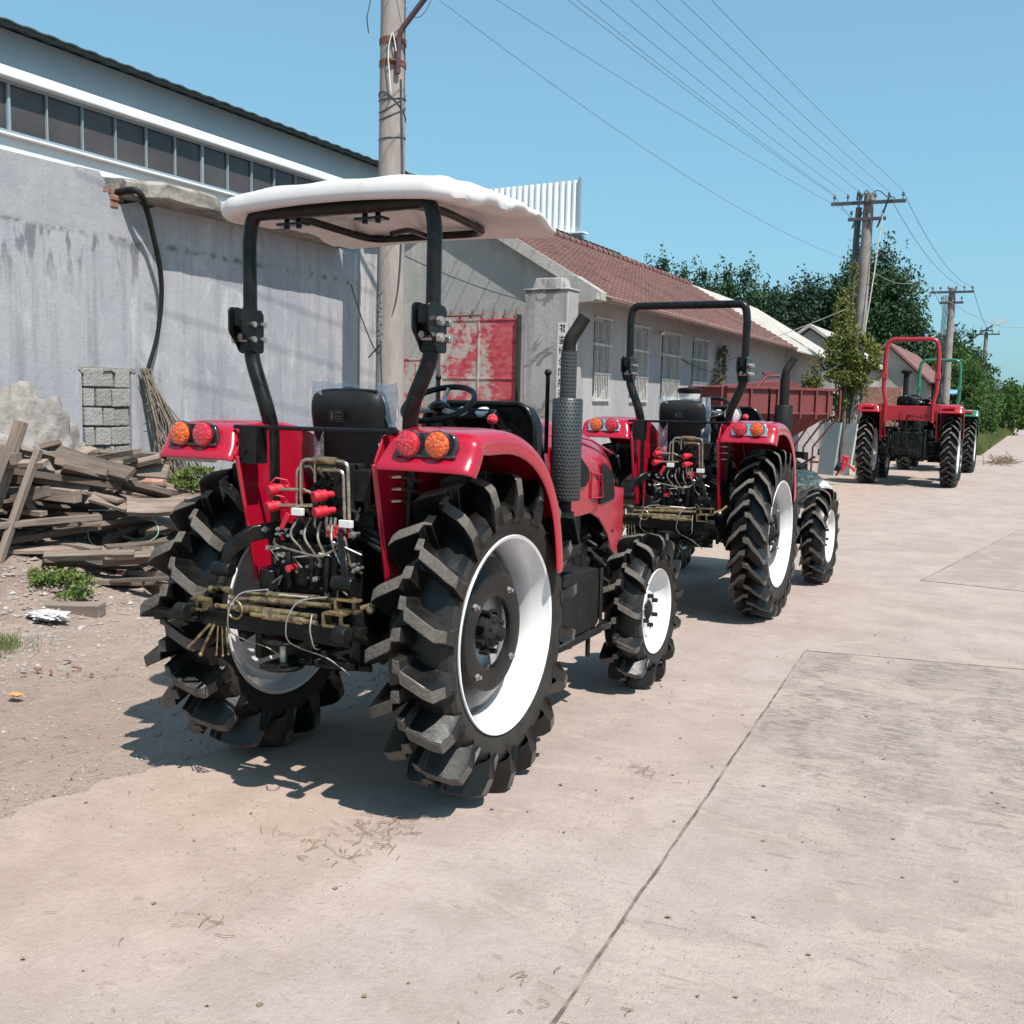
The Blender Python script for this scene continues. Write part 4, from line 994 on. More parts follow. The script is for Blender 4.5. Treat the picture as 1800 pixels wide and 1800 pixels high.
        def pipes():
            m = MB(); Y = -.46
            m.tube(arc([(.0, -.40, 1.10), (.0, Y, 1.14), (.0, Y, 1.315), (.215, Y, 1.315), (.225, Y, 1.06), (.21, -.38, 1.03)], .032, 5), .0068, 8)
            m.tube(arc([(-.028, -.38, 1.05), (-.028, Y+.01, 1.12), (-.026, Y+.01, 1.285), (.045, Y+.01, 1.29), (.045, -.43, 1.25)], .028, 5), .0062, 8)
            m.tube(arc([(.085, -.42, 1.24), (.085, Y, 1.28), (.195, Y, 1.282), (.205, Y, 1.05)], .026, 5), .0062, 8)
            m.tube(arc([(.058, Y+.01, 1.305), (.058, Y+.01, 1.23)], .02), .006, 8)
            for xx in (.045, .10, .12, .14): m.tube(arc([(xx, -.43, 1.10), (xx, -.44, 1.06), (xx+.02, -.36, 1.02)], .02), .006, 6)
            m.tube([(-.10, -.47, 1.195), (.0, -.45, 1.20), (.05, -.43, 1.18)], .006, 6); m.tube([(-.10, -.47, 1.135), (.04, -.44, 1.14)], .007, 6)
            for k in range(5): m.tube(arc([(-.02+.05*k, -.44, 1.10-.01*k), (-.03+.06*k, -.50+.008*k, 1.03), (.02+.055*k, -.47, .97-.012*k), (.06+.05*k, -.43, .90)], .035), .0048, 6)
            m.tube(arc([(-.16, -.42, 1.0), (-.10, -.50, .985), (.12, -.50, .955), (.2, -.44, 1.01)], .04), .005, 6)
            for zz in (1.255, 1.21, 1.165):
                m.tube([(.28, -.37, zz), (.36, -.33, zz+.005), (.37, -.2, zz-.02)], .006, 6)
            return m
        part('hydraulic_pipes', 'pip', pipes, M_PIPE, root)
        part('pipe_coupling', 'cpl', lambda: MB().cyl((.065, -.46, 1.315), (.165, -.46, 1.315), .0145, n=12).cyl((.08, -.455, 1.283), (.16, -.455, 1.283), .011, n=10), M_GOLD, root)
        def caps(q):
            m = MB()
            for (xx, zz, yy) in (((-.125, 1.195, -.48), (-.13, 1.13, -.485), (.095, 1.185, -.49), (.10, 1.125, -.49))[q],):
                m.cyl((xx, yy-.02, zz-.004), (xx+.022, yy+.03, zz+.003), .0205, .020, 14); m.cyl((xx+.008, yy-.003, zz), (xx+.012, yy+.006, zz), .0235, n=14); m.cyl((xx+.022, yy+.03, zz+.003), (xx+.035, yy+.06, zz+.004), .013, n=10)
            for (xx, zz, yy) in (((-.125, 1.195, -.48), (-.13, 1.13, -.485))[q],) if q < 2 else ():
                m.tube([(xx, yy-.01, zz+.02), (xx+.02, yy, zz+.045), (xx+.05, yy+.03, zz+.035), (xx+.06, yy+.04, zz)], .004, 6)
            if q == 1: m.box((-.07, -.47, 1.075), (.022, .006, .07), 0, (0, .5, 0))
            return m
        part_list('red_port_cap', 'caps', [lambda q=q: caps(q) for q in range(4)], M_REDCAP, root, smooth=40, bevel=.003)
        part_list('pipe_clamp', 'clm', (lambda: MB().box((-.012, -.465, 1.115), (.05, .02, .028)), lambda: MB().box((.212, -.465, 1.085), (.055, .02, .028))), M_TAG, root, bevel=.002)
        def hoses():
            m = MB()
            for k in range(3):
                m.tube(arc([(.22, -.36, 1.06-.02*k), (.30, -.40, 1.05-.025*k), (.36, -.30, .98-.03*k), (.30, -.1, .8)], .06), .012, 8)
            for k in range(4): m.tube(arc([(-.18+.05*k, -.30, 1.04), (-.2+.06*k, -.42, 1.0-.02*k), (-.12+.07*k, -.40, .85), (-.05+.06*k, -.36, .78)], .06), .008, 6)
            m.tube(arc([(.2, -.4, 1.02), (.1, -.45, .98), (-.06, -.42, 1.0), (-.2, -.38, .92)], .05), .009, 6)
            return m
        part('hydraulic_hoses', 'hos', hoses, M_HOSE, root)
        def lift():
            m = MB()
            for s, ox in ((-1, 0), (1, .0)):
                P = [(s*.11, -.28, 1.0), (s*.15, -.40, 1.035), (s*.21, -.50, 1.02), (s*.27, -.56, .96), (s*.285, -.575, .885)]
                rows = [[(p[0]-.014, p[1], p[2]+.030), (p[0]+.014, p[1], p[2]+.030), (p[0]+.014, p[1]+.006, p[2]-.030), (p[0]-.014, p[1]+.006, p[2]-.030)] for p in P]
                m.grid(rows, wrap=True); n = len(m.v); m.f.append((n-4, n-3, n-2, n-1)); m.m.append(0)
                m.cyl((s*.24, -.575, .885), (s*.33, -.575, .885), .028, n=14)
            m.cyl((-.20, -.28, 1.0), (.20, -.28, 1.0), .04, n=16)
            # greebled rear casting: ribs, ports and bolts
            m.box((.0, -.41, .90), (.30, .06, .18)); m.box((.13, -.44, .90), (.05, .05, .16)); m.box((-.02, -.43, .86), (.10, .05, .10)); m.box((.22, -.42, .88), (.04, .05, .2))
            m.box((-.16, -.40, .86), (.09, .10, .05)); m.cyl((-.16, -.45, .80), (-.16, -.45, .88), .042, n=14)
            for xx in (-.05, .06, .13, .17): m.cyl((xx, -.47, .82), (xx, -.47, .96), .012, n=8)
            return m
        part('lift_arms', 'lft', lift, M_BLACK, root, bevel=.004)
        def bolts():
            m = MB(); rnd = random.Random(3)
            for k in range(46):
                xx, zz = -.2+.46*rnd.random(), .78+.30*rnd.random(); L = .006+.01*rnd.random(); yy = -.465+.03*rnd.random(); q = .0035+.0065*rnd.random()**2
                m.cyl((xx, yy-L, zz), (xx, yy+.03, zz), q, n=6); m.cyl((xx, yy-L*.4, zz), (xx, yy, zz), q*1.6, n=6)
            for k in range(7):
                xx, zz = -.15+.38*rnd.random(), .80+.22*rnd.random()
                m.tube([(xx, -.47, zz), (xx+.04-.08*rnd.random(), -.49, zz+.04), (xx+.08-.16*rnd.random(), -.46, zz+.06-.1*rnd.random())], .004, 6)
            return m
        part('rear_fittings', 'bol', bolts, M_STEEL, root, smooth=None)
        part_list('red_plug', 'plg', (lambda: MB().cyl((-.03, -.50, .90), (-.03, -.44, .90), .014), lambda: MB().box((.15, -.42, 1.05), (.1, .04, .05))), M_LRED, root)
        # three-point links lashed together on the bar
        def links():
            m = MB()
            def link(p, q, r_):
                p, q = Vector(p), Vector(q); d = (q-p).normalized(); L = (q-p).length
                m.cyl(tuple(p+d*.05), tuple(p+d*L*.33), r_*.75, n=10); m.cyl(tuple(p+d*L*.28), tuple(p+d*L*.72), r_*1.2, n=12); m.cyl(tuple(p+d*L*.68), tuple(q-d*.05), r_*.8, n=10)
                for t in (.30, .70): m.cyl(tuple(p+d*(L*t-.012)), tuple(p+d*(L*t+.012)), r_*1.35, n=6)
            def clevis(c, L, w_, h_, sgn):
                x_, y_, z_ = c
                m.box((x_, y_, z_+h_/2), (L, w_, .008)); m.box((x_, y_, z_-h_/2), (L, w_, .008)); m.box((x_-sgn*L/2, y_, z_), (.010, w_, h_)); m.cyl((x_+sgn*L*.25, y_, z_-h_*.75), (x_+sgn*L*.25, y_, z_+h_*.75), .008, n=8)
            link((-.28, -.60, .778), (.28, -.58, .802), .0125); link((-.31, -.64, .755), (.26, -.64, .770), .012); link((-.22, -.57, .80), (.30, -.55, .82), .010); link((-.12, -.66, .748), (.28, -.66, .752), .011)
            clevis((.30, -.64, .768), .085, .045, .045, 1); clevis((.31, -.58, .81), .09, .04, .04, 1); clevis((-.335, -.64, .755), .065, .045, .038, -1)
            m.tube([(-.24, -.58, .80), (-.30, -.57, .815), (-.34, -.57, .80)], .014, 10); m.ball((-.345, -.57, .80), .019); m.ball((.39, -.56, .80), .017)
            m.tube([(.35, -.56, .80), (.40, -.54, .82), (.43, -.52, .85)], .010, 8)
            m.tube([(-.12+.035*cos(a), -.69, .765+.035*sin(a)) for a in [2*pi*i/12 for i in range(13)]], .004, 6)
            return m
        part('three_point_links', 'lnk', links, M_GOLD, root, smooth=40)
        def ties():
            m = MB()
            for x0 in (-.13, .14):
                m.tube(arc([(x0+.09, -.60, .835), (x0+.02, -.68, .83), (x0, -.715, .77), (x0-.02, -.70, .68), (x0-.005, -.62, .635), (x0+.05, -.55, .60), (x0+.12, -.5, .53)], .05, 5), .0024, 6)
            m.tube(arc([(.24, -.7, .79), (.245, -.72, .74), (.235, -.68, .66), (.2, -.6, .64)], .03), .003, 6)
            m.tube([(-.05, -.6, .83), (.06, -.66, .835), (.16, -.62, .83)], .003, 6)
            return m
        part('wire_ties', 'tie', ties, M_STEEL, root)
        def bar():
            m = MB()
            m.box((-.02, -.62, .705), (.62, .03, .062)); m.box((.20, -.62, .68), (.30, .02, .022)); m.box((-.22, -.60, .735), (.40, .09, .012), 0, (0, .03, 0))
            for s in (1, -1):
                m.tube([(s*.30, -.12, .55), (s*.33, -.42, .64), (s*.36, -.68, .735)], [.02, .022, .018], 8); m.cyl((s*.345, -.70, .735), (s*.395, -.70, .735), .03, n=14)
                m.box((s*.34, -.30, .62), (.02, .25, .06), 0, (.25, 0, 0))
            m.box((-.42, -.66, .70), (.17, .035, .02)); m.box((-.52, -.66, .695), (.05, .035, .035))
            # drawbar and pin under the bar
            m.box((.02, -.42, .56), (.09, .50, .02)); m.lathe([(.645, .001), (.645, .075), (.655, .078), (.660, .06), (.66, .001)], 'z', (.03, -.60, 0), 24)
            m.lathe([(.548, .001), (.545, .07), (.56, .082), (.562, .075), (.555, .001)], 'z', (.03, -.60, 0), 24)
            m.box((.03, -.50, .60), (.12, .02, .12)); m.box((.2, -.4, .56), (.16, .2, .03)); m.box((-.16, -.42, .62), (.03, .2, .16))
            m.box((.26, -.45, .62), (.05, .05, .16)); m.cyl((.1, -.5, .55), (.32, -.45, .55), .014)
            return m
        part('linkage_bar', 'bar', bar, M_IRON, root, smooth=35, bevel=.003)
        part('hitch_pin', 'pin', lambda: MB().cyl((.03, -.60, .53), (.03, -.60, .66), .014, n=12), M_STEEL, root)
        def pins():
            m = MB()
            for k, (a, L) in enumerate(((-.10, .10), (-.06, .12), (.0, .11), (.012, .11), (.02, .10))):
                m.cyl((-.29+k*.02, -.64, .68), (-.29+k*.02+a, -.65, .68-L), .006 if k < 2 else .003, n=6); m.ball((-.29+k*.02+a, -.65, .68-L), .009 if k < 2 else .006)
            return m
        part('hanging_pins', 'hpn', pins, M_GOLD, root)
    else:
        part('lift_linkage', 'flift', lambda: MB().box((0, -.45, .75), (.5, .2, .4)).cyl((-.3, -.5, .5), (-.3, -.5, 1.0), .03).cyl((.3, -.5, .5), (.3, -.5, 1.0), .03).box((0, -.55, .5), (.1, .3, .04)), M_IRON, root, bevel=.01)
        def fit():
            m = MB(); rnd = random.Random(5)
            for k in range(60):
                xx, zz = -.32+.64*rnd.random(), .5+.75*rnd.random(); m.tube([(xx, -.60, zz), (xx+.06-.12*rnd.random(), -.61, zz+.12-.2*rnd.random())], .006+.006*rnd.random(), 5)
            m.tube([(0, -.58, 1.25), (-.02, -.60, .9), (.02, -.58, .8)], .014, 6); m.tube([(.03, -.58, 1.25), (.28, -.60, 1.2)], .01, 6)
            return m
        part('rear_fittings', 'ffit', fit, M_BLACKM, root)
    if kind == 'mid':
        wl = part('work_lamp', 'wl', lambda: MB().lathe([(-.03, .045), (-.05, .062), (-.055, .06), (-.05, .05), (-.035, .03), (-.03, .001)], 'y', (.37, -.20, 1.49), 24).lathe([(-.03, .06), (.02, .045), (.03, .01)], 'y', (.37, -.20, 1.49), 24).cyl((.37, -.19, 1.40), (.37, -.19, 1.45), .01), M_CHROME, root, smooth=50)
        part('lamp_glass', 'wlg', lambda: MB().lathe([(-.050, .050), (-.054, .035), (-.056, .001)], 'y', (.37, -.20, 1.49), 24), M_TAG, wl, smooth=50)
    if cfg.get('canopy'):
        def can():
            m = MB(); nx, ny = 33, 27
            def prof(i, j, under):
                u = -1+2*i/(nx-1); v = -1+2*j/(ny-1)
                # squircle plan
                k = max(abs(u), abs(v)); x_ = u*.585; y_ = .14+v*.475
                x_ = .59*u*(1-.05*v*v*abs(u)); y_ = .14+.475*v*(1-.035*u*u*abs(v))
                # round the corners
                c = sm(.80, 1.0, min(abs(u), abs(v))); x_ *= 1-.055*c; y_ -= (.475*v)*.055*c
                crown = .035*(1-u*u)*(1-.4*v*v); front = -.045*sm(.2, 1, v)
                e = sm(.78, 1.0, k)
                z_ = 2.352+crown+front-.028*e**1.5
                z_ += .008*max(-.5, min(.5, 1.4*cos(v*pi*4.2)))*1.6*sm(1, .8, abs(v))*sm(.1, .6, abs(u))*(1 if v > -.9 else 0)+.004*cos(u*pi*4)*(1-e)
                if under: z_ -= .018+.022*sm(.6, .9, k)*0
                return (x_, y_, z_)
            top = [[prof(i, j, 0) for i in range(nx)] for j in range(ny)]
            m.grid(top)
            # rolled skirt round the edge
            loop = [(i, 0) for i in range(nx)]+[(nx-1, j) for j in range(1, ny)]+[(i, ny-1) for i in range(nx-2, -1, -1)]+[(0, j) for j in range(ny-2, 0, -1)]
            rws = []
            for sx_, dz in ((1, 0), (1.012, -.020), (1.014, -.05), (1.006, -.078), (.97, -.090), (.90, -.082), (.80, -.062), (.70, -.035)):
                rw = []
                for (i, j) in loop:
                    p = prof(i, j, 0); vv = j/(ny-1); wv = (.70-.42*sm(.1, .7, vv))*(1+.05*sin(p[1]*22)*sm(.1, .3, vv))
                    rw.append(((p[0])*sx_, .14+(p[1]-.14)*sx_, p[2]+dz*wv))
                rws.append(rw)
            # under face
            cz = [(.3, -.028), (.01, -.02)]
            for sx_, dz in cz: rws.append([((prof(i, j, 0)[0])*sx_, .14+(prof(i, j, 0)[1]-.14)*sx_, 2.350+dz+(-.045*sm(.6, 1.0, j/(ny-1))*sx_*2 if sx_ < .9 else 0)) for (i, j) in loop])
            m.grid([r+[r[0]] for r in rws]); return m
        cn = part('canopy', 'can', can, M_CANOPY, root, smooth=55)
        def frame():
            m = MB()
            m.tube(arc([(.30, -.24, 2.275), (.33, .0, 2.285), (.30, .42, 2.265), (-.30, .42, 2.265), (-.33, 0, 2.285), (-.30, -.24, 2.275)], .1), .017, 10)
            m.tube(arc([(.0, .42, 2.265), (.04, .2, 2.26), (.05, .06, 2.22)], .1), .012, 8)
            for xx in (-.28, -.22, .10, .16): m.cyl((xx, -.20, 2.215), (xx, -.20, 2.26), .011, n=6)
            m.box((.13, -.20, 2.232), (.13, .05, .010)); m.box((-.25, -.20, 2.232), (.13, .05, .010))
            return m
        part('canopy_frame', 'canf', frame, M_BLACK, cn, smooth=50)
        def scr():
            m = MB()
            for xx, yy in ((.45, .0), (.45, .36), (-.45, .36), (.2, .5)): m.cyl((xx, yy, 2.27), (xx, yy, 2.42), .012, n=8)
            return m
    return root

near = make_tractor(-2.46, 3.53, dict(kind='near', paint=M_RED, canopy=True), 'red tractor with white canopy and deep-lugged paddy tyres, nearest the viewer', 'tractors parked along the road')
mid = make_tractor(-2.335, 7.58, dict(kind='mid', paint=M_RED, wb=1.76, tr=.585, tf=.665), 'red tractor with bare black roll bar, parked between the white-canopied tractor and the red-barred one', 'tractors parked along the road')
far = make_tractor(-2.36, 22.75, dict(kind='far', paint=M_RED2, rops_paint=M_RED2, sc=1.16, tr=.70, tf=.66, fx=.14), 'larger red tractor with red roll bar parked behind the row on the far roadside', 'tractors parked along the road')
grn = make_tractor(-2.30, 28.6, dict(kind='far', paint=M_GREEN, rops_paint=M_GREEN, sc=1.10, tr=.70, tf=.66, fx=.14), 'green tractor with green roll bar, half hidden behind the red-barred tractor', 'tractors parked along the road')
pc = MB().cyl((-.28, .78, 1.30), (-.28, .78, 1.58), .03).lathe([(1.57, .03), (1.58, .075), (1.64, .088), (1.66, .10), (1.685, .102), (1.69, .09), (1.70, .001)], 'z', (-.28, .78, 0), 20).build('air_cleaner', M_BLACKM, mid, smooth=40)
MB().lathe([(1.60, .082), (1.65, .092), (1.655, .08)], 'z', (-.28, .78, 0), 20).build('cleaner_bowl', M_TAG, pc, smooth=40)
# ================================================================== POLES AND WIRES
def pole(x, y, h, r0_, r1_, label, m_=None, tilt=0):
    e = empty('utility_pole', (x, y, 0)); e.rotation_euler = (0, tilt, 0); tag(e, label, 'utility pole', 'concrete utility poles along the road')
    rows = 14; MB().tube([(0, 0, -.3+(h+.3)*i/rows) for i in range(rows+1)], [r0_+(r1_-r0_)*i/rows for i in range(rows+1)], 28).build('pole', m_ or M_POLE, e, smooth=60)
    return e
p1 = pole(-7.33, 10.9, 9.2, .19, .135, 'thick near concrete pole rising behind the white canopy, with clamps and wire wraps')
MB().grid([[(.1765*cos(a), .1765*sin(a), 2.08+.13*i+.02*nz(a*9, i)) for a in [radians(212+6*j) for j in range(11)]] for i in range(7)]).build('tar_patch', M_TAR, p1, smooth=60)
m = MB()
for z in (5.86, 5.60): m.lathe([(z-.035, .158), (z-.035, .166), (z+.035, .166), (z+.035, .158)], 'z', n=28); m.box((.12, -.12, z), (.12, .04, .05), 0, (0, 0, .8)); m.cyl((.08, -.2, z), (.2, -.08, z), .012)
m.build('clamp_band', M_RUST, p1, smooth=40)
MB().tube(arc([(.15, -.12, 5.45), (.165, -.12, 5.92), (.62, -.05, 6.42), (1.3, .05, 7.2)], .12), .034, 10).build('lamp_arm', M_PLUM, p1, smooth=50)
m = MB(); m.tube(arc([(.10, -.18, 5.2), (.06, -.2, 5.7), (.12, -.19, 5.95), (.15, -.15, 5.7)], .1), .008, 6); m.build('lamp_lead', M_TAG, p1)
m = MB()
for (z, sl_) in ((5.14, .14), (5.10, -.18), (5.02, .10), (4.72, .02), (5.18, .02)):
    m.tube([(.165*cos(a), .165*sin(a), z+sl_*sin(a*1.0+.5)*.9) for a in [2*pi*i/24 for i in range(25)]], .0075, 5)
m.build('wire_wraps', M_CABLE, p1)
m = MB(); m.tube(arc([(.16, -.06, 5.4), (.20, -.05, 4.3), (.19, -.05, 3.4), (.17, -.1, 2.75), (.0, -.17, 2.25), (-.2, -.18, 2.05)], .5, 10), .010, 6); m.tube([(-.02, -.18, 2.2), (.03, -.18, 1.3)], .006, 5)
m.tube([(.17, .02, 9), (.155, .02, 5.0)], .006, 5); m.build('down_lead', M_CABLE, p1)

def crossarm(e, z, half, n_ins, off=0, dy=-.16, stay=True):
    b = MB().box((off, dy, z), (2*half, .09, .09)); o = b.build('crossarm', M_CABLE, e, bevel=.008)
    i_ = MB()
    for k in range(n_ins):
        x = off-half+.08+k*(2*half-.16)/(n_ins-1); i_.lathe([(0, .012), (.10, .012), (.10, .04), (.13, .045), (.15, .025), (.18, .03), (.2, .001)], 'z', (x, dy, z+.04), 8)
    i_.build('insulator', M_CABLE, o)
    return o
p2 = pole(-4.66, 30.2, 7.45, .19, .135, 'vine-covered pole with two crossarms behind the oxide-red hopper', M_POLE2, tilt=.012)
crossarm(p2, 7.18, .98, 6); crossarm(p2, 6.74, .50, 3)
m = MB(); m.tube([(-.27, .1, 7.1), (-.31, .1, 4.6), (-.33, .05, 2.8)], .085, 8); m.build('companion_pole', M_CABLE, p2)
m = MB(); rnd = random.Random(4)
for k in range(7):
    a = -.5+1.3*rnd.random(); c = -.3+.9*rnd.random(); m.tube(arc([(a, -.18, 7.25), ((a+c)/2, -.3, 7.7-.5*rnd.random()), (c, -.2, 6.9), (c-.15, -.15, 6.5)], .4, 6), .014, 5)
m.build('jumper_loops', M_CABLE, p2)
MB().tube([(.42, -.2, 6.9), (.30, -.22, 5.2), (-.06, -.25, 1.0)], .017, 6).build('white_conduit', M_PVC, p2)
MB().box((-.05, -.32, 2.95), (.34, .22, .42)).build('meter_box', M_RUST, p2, bevel=.01)
p3 = pole(-3.46, 45.6, 6.5, .18, .13, 'pole with two crossarms and hanging leads, above the green tractor', M_POLE2)
crossarm(p3, 6.32, .82, 6); crossarm(p3, 5.9, .45, 3)
m = MB()
for k in range(4): m.tube(arc([(-.12-.06*k, -.17, 6.2), (-.20-.04*k, -.2, 4.6), (-.15-.10*k, -.2, 2.6)], 1), .016, 5)
m.tube([(.55, -.3, 4.2), (1.6, -.6, 4.95)], .03, 6); m.build('hanging_leads', M_CABLE, p3)
MB().box((1.85, -.65, 5.05), (.5, .16, .08), 0, (0, -.45, 0)).build('street_lamp_head', M_PVC, p3)
p4 = pole(-3.55, 77, 6.9, .16, .12, 'smallest and farthest concrete pole above the bushes', M_POLE2)
crossarm(p4, 6.75, .85, 5); crossarm(p4, 7.0, .4, 3)

def wire(pts, label, r_=.009, sag=.0, m_=None, name='overhead_wire', grp='overhead wires between the poles'):
    P = [Vector(p) for p in pts]; out = []
    for a, b in zip(P, P[1:]):
        for i in range(24): t = i/24; q = a.lerp(b, t); q.z -= sag*4*t*(1-t); out.append(q)
    out.append(P[-1]); o = MB().tube(out, r_, 5).build(name, m_ or M_CABLEF, smooth=60); tag(o, label, 'wire', grp); return o
mids = [(-6.56, 14.04), (-6.44, 14.09), (-6.14, 14.22), (-5.73, 14.40), (-5.40, 14.54), (-5.06, 14.69), (-4.66, 14.87)]
ends = [-.92, -.86, -.55, -.18, .2, .55, .92]
names = ['leftmost of the close wire pair, running to the left tip of the big crossarm', 'right wire of the close pair, ending by the left tip of the big crossarm', 'third overhead wire from the left, in the gap right of the close pair', 'fourth overhead wire from the left, over the middle of the big crossarm',
         'fifth overhead wire from the left, just right of the pole axis', 'sixth overhead wire from the left, second from the right', 'rightmost overhead wire, running to the right tip of the big crossarm']
for (mx_, my_), ex_, nm in zip(mids, ends, names):
    e_ = Vector((-4.57+ex_, 30.04, 7.42)); a = Vector((mx_, my_, 7.3)); d = (a-e_); s0 = e_+d*1.55; s0.z = 7.62
    wire([s0, e_], nm, .0062, sag=.16)
wire([(-8.6, 9.0, 7.9), (-5.15, 30.04, 6.97)], 'thin wire left of the others, running to the lower crossarm', .006, .12)
wire([(-7.2, 10.75, 6.55), (-6.79, 10.94, 6.35), (-5.0, 30.0, 5.65)], 'thin lone wire from the near pole sloping down to the vine-covered pole', .005, .35)
for k, (x0, x1, nm) in enumerate(((-.9, -.7, 'far span from the left crossarm tip'), (.9, .72, 'far span from the right crossarm tip, dropping to the next pole'), (.5, .45, 'far span inside the right crossarm tip'))):
    wire([(-4.57+x0, 30.04, 7.4), (-3.46+x1, 45.45, 6.5)], nm, .010, .45)
for x0, x1, nm in ((.75, .8, 'farthest span right of the second crossarm pole'), (-.75, -.6, 'farthest span left side beyond the second crossarm pole')):
    wire([(-3.46+x0, 45.45, 6.5), (-3.55+x1, 76.9, 7.0)], nm, .013, .8)
wire([(-4.3, 30.0, 5.3), (-3.5, 34, 5.5), (-1.5, 46, 4.95), (9, 70, 6.8)], 'thin white service wire curving to the right above the far road', .009, .2, M_POLE2)
wire([(-4.8, 30.1, 4.4), (-6.05, 24.6, 3.05), (-6.4, 22.9, 2.5)], 'thin grey stay line from the vine-covered pole down to the house wall', .009, .02, M_POLE2)
wire([(-6.42, 19.6, 2.5), (-5.8, 26, 2.35), (-4.8, 30.0, 3.0)], 'slack dark cable between the house and the vine-covered pole', .012, .25, M_CABLE)
wire([(-8.3, 11.4, 3.05), (-7.36, 10.73, 2.02)], 'short dark lead from the wall pier to the near pole', .008, .08, M_CABLE)
wire([(-7.25, 11.0, 3.35), (-6.75, 13.55, 3.0)], 'thin dark lead sagging over the red gate', .008, .05, M_CABLE)
wire([(-8.17, 11.8, 7.1), (-8.2, 11.66, 6.75), (-8.2, 11.58, 6.5), (-8.2, 11.62, 6.32)], 'loose curved wire end hanging left of the near pole top', .008, 0, M_CABLE)

# ================================================================== FOLIAGE
def leaf_quad(m, c, s, rnd, mi=0, up=.0):
    a = Vector((rnd.gauss(0, 1), rnd.gauss(0, 1), rnd.gauss(0, 1)+up)).normalized(); b = a.orthogonal().normalized()
    b.rotate(Matrix.Rotation(rnd.random()*6.28, 3, a)); c2 = a.cross(b); L_ = s*(.7+.6*rnd.random()); W_ = L_*.55; c = Vector(c)
    k = len(m.v); m.v += [tuple(c-b*L_), tuple(c+c2*W_), tuple(c+b*L_), tuple(c-c2*W_)]; m.f.append((k, k+1, k+2, k+3)); m.m.append(mi)
def crown(m, c, rad, n, s, rnd, gap=.12, fr=.8, shell=.55):
    i = 0; t = 0
    while i < n and t < n*6:
        t += 1
        d = Vector((rnd.gauss(0, 1), rnd.gauss(0, 1), rnd.gauss(0, 1))).normalized(); r_ = (shell+(1-shell)*rnd.random())
        q = Vector((d.x*rad[0], d.y*rad[1], d.z*rad[2]))
        r_ *= 1+.28*nz(*(q*fr*1.3+Vector(c)*.31)); p = Vector(c)+q*r_
        if nz(p.x*fr, p.y*fr, p.z*fr) < gap-.28: continue
        leaf_quad(m, p, s, rnd); i += 1
def tree(x, y, h, w_, n, s, lm, label, seed, base=.05, cols=8):
    w_ *= 1.4
    rnd = random.Random(seed); e = empty('poplar_tree', (x, y, 0)); tag(e, label, 'tree', 'poplar trees behind the houses')
    t = MB().tube([(0, 0, -.2), (.05, 0, h*.3), (0, .1, h*.6), (.05, 0, h*.93)], [.17+h*.006, .15, .09, .02], 8)
    c = MB()
    for k in range(cols):
        a = 2*pi*k/cols+rnd.random(); rr__ = w_*.30*(k > 0)*(.6+.6*rnd.random()); top_ = h*(1 if k == 0 else .72+.24*rnd.random()); z0 = h*(base+.12*rnd.random())
        cx, cy = cos(a)*rr__, sin(a)*rr__; hh = (top_-z0)/2
        crown(c, (cx, cy, z0+hh), (w_*.27, w_*.27, hh), n//cols*2//3, s, rnd, fr=1.1, gap=.02)
        for q in range(7):
            zz = z0+(q+.6)*(2*hh)/7.5; o = w_*.24*(1-.55*(q/7)); b_ = rnd.random()*6.28
            crown(c, (cx+cos(b_)*o, cy+sin(b_)*o, zz), (w_*.12, w_*.12, h*.085), n//cols//14, s, rnd, gap=-.1, shell=.2)
        t.tube([(0, 0, z0*.8), (cx*.6, cy*.6, z0+hh*.5), (cx, cy, z0+hh*1.6)], [.07, .05, .015], 5)
    t.build('trunk', M_BARK, e); c.build('crown', lm, e, smooth=None, fix=False)
TR = [(-24.0, 70, 12.3, 3.0, L_POP, 'small pointed poplar at the left end of the row, rising over the tiled ridge'), (-21.6, 70, 11.7, 2.8, L_POP, 'second poplar from the left, slim, over the tiled roof'), (-19.3, 68, 11.2, 3.2, L_POP, 'third poplar from the left, behind the middle of the roof line'),
      (-16.9, 67, 11.2, 3.4, L_POP, 'broad dark poplar behind the corrugated roof'), (-13.6, 66, 10.4, 4.3, L_POP2, 'pale open-branched poplar between the dark ones, left of the vine-covered pole'),
      (-10.4, 66, 12.0, 3.6, L_POP, 'tall dark poplar directly behind the vine-covered pole'), (-8.3, 65, 11.8, 4.3, L_POP, 'tallest and broadest dark poplar, right of the vine-covered pole'), (-26.6, 74, 12.0, 3, L_POP, 'low poplar top just showing over the ridge, far left of the row'),
      (-15.3, 76, 10.6, 3.6, L_POP, 'dark poplar filling the gap behind the pale open-branched one, on its left'), (-12.0, 77, 10.8, 3.6, L_POP, 'dark poplar filling the gap behind the pale open-branched one, on its right'), (-18.5, 78, 10.4, 3.4, L_POP, 'dark poplar set back in the gap over the corrugated roof edge')]
for i, (x, y, h, w_, lm_, lb) in enumerate(TR): tree(x, y, h, w_, 24000 if w_ > 3.5 else 19000, .115, lm_, lb, i+1)
